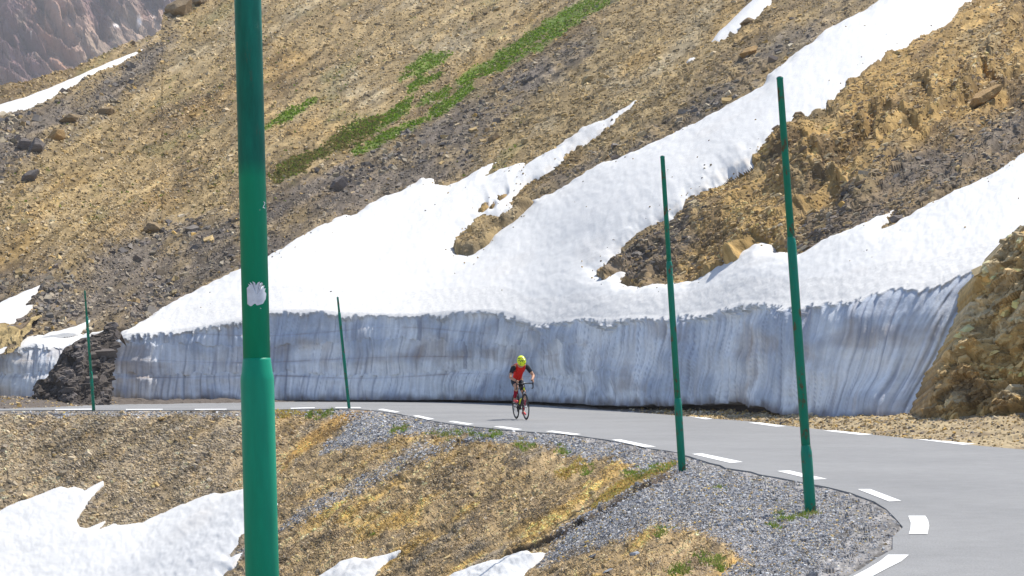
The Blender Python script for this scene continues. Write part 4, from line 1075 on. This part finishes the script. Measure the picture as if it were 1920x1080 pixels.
# torn white sticker and scratches wrapped on the middle tube
def on_tube(u, z, r): return (r * math.sin(u), -r * math.cos(u), z)
def pole_z(py): return (1135 - py) / (1135 + 60) * np.linalg.norm(tt - bb) + ext_
st = [(465,575),(464,545),(468,541),(466,537),(471,540),(469,534),(476,539),(474,533),(479,536),(480,541),(484,535),(488,534),(486,539),(491,535),(493,538),(490,542),(496,541),(494,547),(498,546),(496,552),(499,556),(498,566),(493,575),(485,577.5),(470,579)]
def px_u(px, py, r=.0442):
    c = 479.0 + (py - 560) * .0255
    s = max(-.98, min(.98, (px - c) * 6.1 / F / r)); return math.asin(s) + .138
M_STICK = m_plain('worn_white_sticker', (.66, .68, .74), .45, .4, .12, 60)
bm = bmesh.new()
cen = (482, 559)
ringv = []
for kf_ in (1, .85, .7, .55, .4, .25, .12):
    ringv.append([bm.verts.new(on_tube(px_u(cen[0] + (x - cen[0]) * kf_, cen[1] + (y - cen[1]) * kf_), pole_z(cen[1] + (y - cen[1]) * kf_), .0442 + .0013)) for x, y in st])
m_ = len(st)
for a, b in zip(ringv[:-1], ringv[1:]):
    for i in range(m_): bm.faces.new((a[i], a[(i + 1) % m_], b[(i + 1) % m_], b[i]))
c0 = bm.verts.new(on_tube(px_u(*cen), pole_z(cen[1]), .0442 + .0013))
for i in range(m_): bm.faces.new((ringv[-1][i], ringv[-1][(i + 1) % m_], c0))
bm_obj('torn_sticker', bm, M_STICK, big)
def scratch(pts, w=.0009):
    bm = bmesh.new()
    for (x0, y0), (x1, y1) in zip(pts[:-1], pts[1:]):
        a0, z0 = px_u(x0, y0), pole_z(y0); a1, z1 = px_u(x1, y1), pole_z(y1)
        du, dz = a1 - a0, (z1 - z0) / .0442; L = math.hypot(du, dz) + 1e-6; nx, nz = -dz / L * w / .0442, du / L * w
        q = [bm.verts.new(on_tube(a + s * nx, z + s * nz, .0442 + .0008)) for a, z, s in ((a0, z0, -1), (a1, z1, -1), (a1, z1, 1), (a0, z0, 1))]
        bm.faces.new(q)
    return bm
for pts in ([(487,400),(500,400.5)],[(494,384),(497,386),(495,391),(493,395),(497,396)],[(488,583),(490,584)]):
    bm_obj('paint_scratch', scratch(pts), M_STICK, big, False)

# big flat slabs on the bare rock, bedded along the slope
rkd = rk * snowfree * front * (1 - isr) * (PX > -60) * (PX < 2060) * (PY > -90)
P, N, C, ji, ii = pick(HP, HN, HC, rkd * np.clip(.4 + .9 * fbm(SAa / 5, SBb / 1.5, 3, 160), .03, 1), 4600)
sz = (7 + 18 * R.beta(1.0, 4.0, len(P))) / F * P[:, 1]
rcol = np.array([[.46, .32, .15], [.40, .28, .14], [.30, .215, .12], [.50, .40, .24], [.22, .16, .10]])
stones('scree', P, N, Tdir[ji, ii], sz, stone_cols(len(P), dark[ji, ii] * .8, rcol, palg), 'bedded ochre rock slabs standing out of the rocky slope at the right', (.16, .36), (.22, .5), .18, .20, .45)
P, N, C, ji, ii = pick(HP, HN, HC, dark * (1 - rk) * dens * np.clip(.2 + .9 * fbm(SAa / 5, SBb / 2, 3, 161), 0, 1), 900)
sz = (8 + 16 * R.beta(1.0, 4.0, len(P))) / F * P[:, 1]
stones('scree', P, N, Tdir[ji, ii], sz, stone_cols(len(P), dark[ji, ii], pal, palg), 'dark shale blocks scattered through the grey bands of the hillside', (.35, .8), (.4, .9), .4, .5, .4)
boulder(338, 22, 78, 44, (.34, .25, .15), 'large brown crag sticking up on the skyline near the top left corner', seed=77)
boulder(372, 6, 50, 34, (.30, .23, .15), 'brown crag on the skyline just above and right of the largest one', seed=78)

# ------------------------------------------------------------------ bicycle and rider
def tube(bm, p, q, r0, r1=None, n=12, cap=True):
    p, q = Vector(p), Vector(q); r1 = r0 if r1 is None else r1
    d = (q - p).normalized(); a = d.orthogonal().normalized(); b = d.cross(a)
    ra = [bm.verts.new(p + (a * math.cos(t) + b * math.sin(t)) * r0) for t in [2 * math.pi * i / n for i in range(n)]]
    rb = [bm.verts.new(q + (a * math.cos(t) + b * math.sin(t)) * r1) for t in [2 * math.pi * i / n for i in range(n)]]
    for i in range(n): bm.faces.new((ra[i], ra[(i + 1) % n], rb[(i + 1) % n], rb[i]))
    if cap: bm.faces.new(ra[::-1]); bm.faces.new(rb)
def path_tube(bm, pts, r, n=10):
    for a, b in zip(pts[:-1], pts[1:]): tube(bm, a, b, r, r, n)
    for p in pts[1:-1]: bmesh.ops.create_icosphere(bm, subdivisions=2, radius=r * 1.02, matrix=Matrix.Translation(p))
def torus(bm, R_, r, c=(0, 0, 0), n=56, m=10, sq=1.0):
    vs = [[bm.verts.new((c[0] + (R_ + r * math.cos(b)) * math.cos(a), c[1] + r * sq * math.sin(b), c[2] + (R_ + r * math.cos(b)) * math.sin(a)))
           for b in [2 * math.pi * j / m for j in range(m)]] for a in [2 * math.pi * i / n for i in range(n)]]
    for i in range(n):
        for j in range(m): bm.faces.new((vs[i][j], vs[(i + 1) % n][j], vs[(i + 1) % n][(j + 1) % m], vs[i][(j + 1) % m]))
def ellipsoid(bm, c, r, rot=None, sub=3):
    m = Matrix.Translation(c) @ (rot.to_4x4() if rot else Matrix.Identity(4)) @ Matrix.Diagonal((*r, 1))
    return bmesh.ops.create_icosphere(bm, subdivisions=sub, radius=1, matrix=m)['verts']
def mk(name, mat, parent, fn, sm=True):
    bm = bmesh.new(); fn(bm); return bm_obj(name, bm, mat, parent, sm)
M_BLK = m_plain('black_carbon', (.014, .014, .016), .35, .5); M_TYRE = m_plain('tyre_rubber', (.02, .02, .02), .8, .2)
M_MET = m_plain('bare_metal', (.45, .45, .46), .3, .5, metal=.8); M_YEL = m_plain('neon_yellow', (.72, .85, .015), .45, .4, .06); M_WHT = m_plain('white_plastic', (.75, .75, .74), .4)
M_RED = m_plain('red_jersey', (.62, .018, .012), .85, .1, .10, 12); M_DRED = m_plain('dark_red_sock', (.30, .012, .035), .85, .1); M_SHOE = m_plain('red_shoe', (.75, .055, .06), .45, .4)
M_CLOTH = m_plain('black_lycra', (.016, .018, .026), .7, .25); M_SKIN = m_plain('skin', (.50, .27, .17), .55, .35, .06, 8); M_LENS = m_plain('dark_lens', (.01, .01, .012), .1, .6)
BX, BY = 977.5, 786.6
bp = on_ground(np.array([BX]), np.array([BY]))[0]
RZ = math.atan2(-.968, .25); LEAN = math.radians(3.2)
bike = empty('bicycle', (bp[0], bp[1], .004), (LEAN, 0, RZ))
tag(bike, 'black road bicycle with drop handlebar ridden along the bend', 'bicycle')
WR = .335
def wheel(x, nm):
    hub = Vector((x, 0, WR))
    w = mk(nm, M_MET, bike, lambda bm: tube(bm, hub + Vector((0, -.045, 0)), hub + Vector((0, .045, 0)), .02, .02, 14))
    mk('tyre', M_TYRE, w, lambda bm: torus(bm, WR - .0135, .0135, hub))
    mk('rim', M_BLK, w, lambda bm: torus(bm, WR - .042, .018, hub, 56, 8, .55))
    def sp(bm):
        for k in range(20):
            a = 2 * math.pi * k / 20; s = .03 if k % 2 else -.03
            tube(bm, hub + Vector((0, s, 0)), hub + Vector(((WR - .05) * math.cos(a), 0, (WR - .05) * math.sin(a))), .0013, .0013, 5, False)
    mk('spokes', M_MET, w, sp)
wheel(.5, 'front_wheel'); wheel(-.5, 'rear_wheel')
BB = Vector((-.085, 0, .272)); ST_ = Vector((-.245, 0, .80)); HT = Vector((.375, 0, .865)); HB_ = Vector((.415, 0, .715)); RH = Vector((-.5, 0, WR)); FH = Vector((.5, 0, WR))
def frame(bm):
    tube(bm, BB, HB_, .024, .021); tube(bm, BB, ST_, .019, .017); tube(bm, ST_ + Vector((.01, 0, -.03)), HT, .018, .018); tube(bm, HB_, HT + Vector((-.006, 0, .03)), .023, .022)
    for s in (-1, 1):
        tube(bm, BB + Vector((0, .03 * s, 0)), RH + Vector((0, .062 * s, 0)), .011, .008); tube(bm, ST_ + Vector((0, .02 * s, -.06)), RH + Vector((0, .062 * s, 0)), .009, .007)
    tube(bm, BB + Vector((0, -.04, 0)), BB + Vector((0, .04, 0)), .026)
mk('frame', M_BLK, bike, frame)
def fork(bm):
    for s in (-1, 1): path_tube(bm, [HB_ + Vector((0, .025 * s, -.01)), Vector((.445, .045 * s, .60)), FH + Vector((0, .05 * s, 0))], .012)
    tube(bm, HB_ + Vector((0, -.045, -.02)), HB_ + Vector((0, .045, -.02)), .02)
mk('fork', M_BLK, bike, fork)
def brake(bm): ellipsoid(bm, (.455, 0, .69), (.02, .032, .028)); tube(bm, (.45, -.03, .67), (.47, -.025, .655), .008); tube(bm, (.45, .03, .67), (.47, .025, .655), .008)
mk('front_brake', M_MET, bike, brake)
def bar(bm):
    tube(bm, HT + Vector((-.008, 0, .03)), Vector((.45, 0, .925)), .018, .018)
    pts = [(.45, -.20, .925), (.45, -.12, .930), (.45, 0, .93), (.45, .12, .930), (.45, .20, .925)]
    path_tube(bm, [Vector(p) for p in pts], .0155)
    for s in (-1, 1): path_tube(bm, [Vector(p) for p in ((.45, .20 * s, .925), (.50, .208 * s, .925), (.545, .21 * s, .905), (.555, .212 * s, .86), (.535, .215 * s, .815), (.48, .216 * s, .795), (.42, .216 * s, .795))], .015)
mk('handlebar', M_BLK, bike, bar)
for s in (-1, 1):
    def hood(bm): path_tube(bm, [Vector(p) for p in ((.525, .21 * s, .925), (.57, .21 * s, .945), (.60, .21 * s, .975))], .018); tube(bm, (.595, .21 * s, .95), (.585, .212 * s, .845), .009, .006)
    mk('brake_lever', M_BLK, bike, hood)
mk('bike_computer', M_WHT, bike, lambda bm: ellipsoid(bm, (.505, 0, .95), (.04, .026, .010)))
def saddle(bm):
    for v in ellipsoid(bm, (-.255, 0, .945), (.135, .07, .026)):
        f = (v.co.x + .39) / .27; v.co.y *= 1.0 - .62 * max(0, min(1, f)); v.co.z += .012 * (1 - min(1, f * 3)) if f < .33 else 0
    tube(bm, ST_, (-.262, 0, .93), .0135)
mk('saddle', M_BLK, bike, saddle)
CA_ = math.radians(-98)
pl = [BB + Vector((.17 * math.cos(CA_ + (0 if s > 0 else math.pi)), .10 * s, .17 * math.sin(CA_ + (0 if s > 0 else math.pi)))) for s in (1, -1)]
def crank(bm):
    torus(bm, .085, .006, (BB.x, -.055, BB.z), 40, 6); torus(bm, .06, .008, (BB.x, -.055, BB.z), 40, 6)
    for s, p in zip((1, -1), pl): tube(bm, (BB.x, .075 * s, BB.z), (p.x, .08 * s, p.z), .013, .010)
    for k in range(4):
        a = k * math.pi / 2; tube(bm, (BB.x, -.055, BB.z), (BB.x + .085 * math.cos(a), -.055, BB.z + .085 * math.sin(a)), .006)
mk('crankset', M_BLK, bike, crank)
for s, p in zip((1, -1), pl):
    mk('pedal', M_BLK, bike, lambda bm: (tube(bm, (p.x, .08 * s, p.z), (p.x, .155 * s, p.z), .008), ellipsoid(bm, (p.x, .125 * s, p.z), (.045, .033, .012))))
def chain(bm):
    for z0, z1 in ((.085, .042), (-.085, -.06)): tube(bm, (BB.x, -.055, BB.z + z0), (-.5, -.055, WR + z1), .005)
    torus(bm, .04, .012, (-.5, -.05, WR), 24, 6); tube(bm, (-.5, -.055, WR - .05), (-.48, -.055, .20), .012)
mk('chain', M_MET, bike, chain)
bdir = (HB_ - BB).normalized(); bn = Vector((-bdir.z, 0, bdir.x))
b0 = BB + bdir * .13 + bn * .060
def bottle(bm): tube(bm, b0, b0 + bdir * .15, .036, .036, 18); tube(bm, b0 + bdir * .15, b0 + bdir * .175, .036, .018, 18); tube(bm, b0 + bdir * .175, b0 + bdir * .20, .013, .011, 12)
bt = mk('water_bottle', M_YEL, None, bottle)
bt.location = (0, 0, 0)
bt.matrix_world = Matrix.Translation(bike.location) @ Matrix.Rotation(RZ, 4, 'Z') @ Matrix.Rotation(LEAN, 4, 'X')
tag(bt, 'neon yellow drinking bottle held on the frame of the bicycle', 'bottle')
mk('headset_badge', M_YEL, bike, lambda bm: ellipsoid(bm, (.43, 0, .79), (.012, .017, .035)))

rider = empty('person', (bp[0], bp[1], .004), (LEAN, 0, RZ))
tag(rider, 'cyclist in red jersey and neon yellow helmet riding past the snow wall', 'person')
def ik(a, b, l1, l2, pole):
    a, b = Vector(a), Vector(b); d = b - a; L = min(d.length, (l1 + l2) * .999); d.normalize()
    x = (l1 * l1 - l2 * l2 + L * L) / (2 * L); h = math.sqrt(max(0, l1 * l1 - x * x))
    p = Vector(pole); p = (p - d * p.dot(d)).normalized()
    return a + d * x + p * h
def skin(name, vs, es, rad, mat, root=0, sub=2):
    me = bpy.data.meshes.new(name); me.from_pydata([tuple(v) for v in vs], es, []); me.materials.append(mat)
    o = bpy.data.objects.new(name, me); COL.objects.link(o); o.parent = rider
    m = o.modifiers.new('Skin', 'SKIN'); m.use_smooth_shade = True
    for i, r in enumerate(rad):
        sv = me.skin_vertices[0].data[i]; sv.radius = (r, r) if isinstance(r, (int, float)) else r; sv.use_root = (i == root)
    ss = o.modifiers.new('Subdivision', 'SUBSURF'); ss.levels = sub; ss.render_levels = sub
    return o
PEL = Vector((-.235, 0, 1.015)); LUM = Vector((-.09, 0, 1.165)); CHE = Vector((.07, 0, 1.30)); UP = Vector((.165, 0, 1.375)); NEK = Vector((.235, 0, 1.425))
SH = {s: Vector((.165, .188 * s, 1.355)) for s in (1, -1)}
HP_ = {s: Vector((-.215, .085 * s, .985)) for s in (1, -1)}
WRI = {s: Vector((.505, .205 * s, 1.005)) for s in (1, -1)}
ELB = {s: ik(SH[s], WRI[s], .30, .27, (-.2, .75 * s, -.6)) for s in (1, -1)}
ANK = {1: pl[0] + Vector((-.07, .01, .105)), -1: pl[1] + Vector((-.075, -.01, .11))}
KNE = {s: ik(HP_[s], ANK[s], .435, .435, (1, .10 * s, .3)) for s in (1, -1)}
# body: one surface with limbs, head, palms and fingers
V_, E_, Rr = [], [], []
def av(p, r, par=None):
    V_.append(Vector(p)); Rr.append(r)
    if par is not None: E_.append((par, len(V_) - 1))
    return len(V_) - 1
i0 = av(PEL, .115); i1 = av(LUM, .105, i0); i2 = av(CHE, .125, i1); i3 = av(UP, .095, i2); i4 = av(NEK, .052, i3)
i5 = av((.285, 0, 1.465), .070, i4); i6 = av((.345, 0, 1.480), .085, i5); i7 = av((.390, 0, 1.435), .058, i6); av((.430, 0, 1.418), .016, i7); av((.375, 0, 1.375), .036, i7)
for s in (1, -1):
    a = av(SH[s], .058, i3); b = av(SH[s].lerp(ELB[s], .5), .047, a); c = av(ELB[s], .040, b); d_ = av(ELB[s].lerp(WRI[s], .35), .041, c); e = av(WRI[s], .026, d_)
    pm = av(WRI[s] + Vector((.05, .002 * s, -.005)), (.040, .020), e)
    for k, (off, ln) in enumerate(((-.027, .066), (-.009, .074), (.009, .070), (.027, .056))):
        base = V_[pm] + Vector((.032, off * .35 * s + .012 * s, -off * .9))
        f1_ = av(base, .0092, pm); f2_ = av(base + Vector((ln * .5, -.008 * s, -.012)), .0085, f1_); av(base + Vector((ln * .62, -.030 * s, -.034)), .0078, f2_)
    t1 = av(V_[pm] + Vector((.0, -.028 * s, .016)), .0105, pm); av(V_[t1] + Vector((.034, -.008 * s, -.006)), .0095, t1)
    h = av(HP_[s], .088, i0); th = av(HP_[s].lerp(KNE[s], .5), .074, h); kn = av(KNE[s], .056, th); cf = av(KNE[s].lerp(ANK[s], .32), .054, kn); an = av(ANK[s], .034, cf)
    av(pl[0 if s > 0 else 1] + Vector((.045, .035 * s * 0 + (.0), .035)), .032, an)
body = skin('body', V_, E_, Rr, M_SKIN, 0)
skin('jersey', [PEL + Vector((.03, 0, .055)), LUM, CHE, UP, NEK + Vector((-.025, 0, -.012)), SH[1].lerp(UP, .35), SH[-1].lerp(UP, .35)], [(0, 1), (1, 2), (2, 3), (3, 4), (3, 5), (3, 6)], [.128, .128, .146, .115, .070, .078, .078], M_RED, 1)
for s in (1, -1):
    skin('sleeve', [UP.lerp(SH[s], .62) + Vector((0, 0, .004)), SH[s], SH[s].lerp(ELB[s], .42), SH[s].lerp(ELB[s], .70)], [(0, 1), (1, 2), (2, 3)], [.084, .071, .062, .055], M_CLOTH, 0)
    skin('glove', [ELB[s].lerp(WRI[s], .93), WRI[s], WRI[s] + Vector((.05, .002 * s, -.004)), WRI[s] + Vector((.078, .004 * s, -.006))], [(0, 1), (1, 2), (2, 3)], [.031, .032, (.046, .027), (.042, .024)], M_CLOTH, 0)
    skin('sock', [KNE[s].lerp(ANK[s], .13), KNE[s].lerp(ANK[s], .34), KNE[s].lerp(ANK[s], .7), ANK[s] + Vector((0, 0, .01))], [(0, 1), (1, 2), (2, 3)], [.056, .060, .046, .040], M_DRED, 0)
    p = pl[0 if s > 0 else 1]; c0_ = p + Vector((0, .03 * s, 0))
    skin('shoe', [ANK[s] + Vector((-.012, 0, -.02)), ANK[s] + Vector((-.025, 0, -.062)), p + Vector((.03, 0, .040)), p + Vector((.095, .004 * s, .030)), p + Vector((.145, .0, .026))], [(0, 1), (1, 2), (2, 3), (3, 4)], [.044, .042, .044, .040, .026], M_SHOE, 2)
skin('shorts', [PEL, PEL + Vector((.06, 0, .06)), HP_[1], HP_[1].lerp(KNE[1], .45), HP_[1].lerp(KNE[1], .78), HP_[-1], HP_[-1].lerp(KNE[-1], .45), HP_[-1].lerp(KNE[-1], .78)],
     [(0, 1), (0, 2), (2, 3), (3, 4), (0, 5), (5, 6), (6, 7)], [.126, .120, .100, .086, .072, .100, .086, .072], M_CLOTH, 0)
HR = Matrix.Rotation(math.radians(50), 3, 'Y')
def helm(bm):
    vs = ellipsoid(bm, (.335, 0, 1.510), (.155, .115, .118), HR, 4)
    cut = [v for v in bm.verts if (HR.inverted() @ (v.co - Vector((.335, 0, 1.510)))).z < -.035]
    bmesh.ops.delete(bm, geom=cut, context='VERTS')
helmet = mk('helmet', M_YEL, rider, helm)
sol = helmet.modifiers.new('Solidify', 'SOLIDIFY'); sol.thickness = .014; sol.offset = -1
def vents(bm):
    for yy, x0, x1 in ((0, -.02, .11), (.042, -.04, .10), (-.042, -.04, .10), (.078, -.05, .06), (-.078, -.05, .06)):
        for xa in (x0, (x0 + x1) / 2 + .012):
            xl = (x1 - x0) / 2 - .014
            xc_ = xa + xl / 2; z = .110 * math.sqrt(max(.05, 1 - (xc_ / .148) ** 2 - (yy / .108) ** 2))
            nrm = Vector((xc_ / .148 ** 2, yy / .108 ** 2, z / .11 ** 2)).normalized()
            q_ = HR @ nrm
            ellipsoid(bm, Vector((.335, 0, 1.510)) + HR @ Vector((xc_, yy, z)), (xl * .80, .0155, .011), (HR @ nrm.to_track_quat('Z', 'Y').to_matrix() @ Matrix.Rotation(math.pi / 2, 3, 'Z')), 2)
mk('helmet_vent', M_LENS, helmet, vents)
mk('sunglasses', M_LENS, rider, lambda bm: (ellipsoid(bm, (.435, .034, 1.440), (.016, .036, .026)), ellipsoid(bm, (.435, -.034, 1.440), (.016, .036, .026)), tube(bm, (.43, .06, 1.445), (.34, .088, 1.47), .004), tube(bm, (.43, -.06, 1.445), (.34, -.088, 1.47), .004)))

# ------------------------------------------------------------------ the air
bm = bmesh.new(); bmesh.ops.create_cube(bm, size=1, matrix=Matrix.Translation((0, 0, 226)) @ Matrix.Diagonal((3400, 3400, 544, 1)))
hz = bpy.data.materials.new('haze_air'); hz.use_nodes = True; hz.node_tree.nodes.clear()
pv = hz.node_tree.nodes.new('ShaderNodeVolumePrincipled'); ho = hz.node_tree.nodes.new('ShaderNodeOutputMaterial')
pv.inputs['Density'].default_value = .00021; pv.inputs['Color'].default_value = (.95, .95, 1, 1); pv.inputs['Anisotropy'].default_value = .2
hz.node_tree.links.new(pv.outputs['Volume'], ho.inputs['Volume'])
tag(bm_obj('haze', bm, hz, None, False), 'thin pale mountain haze', 'haze', kind='stuff')
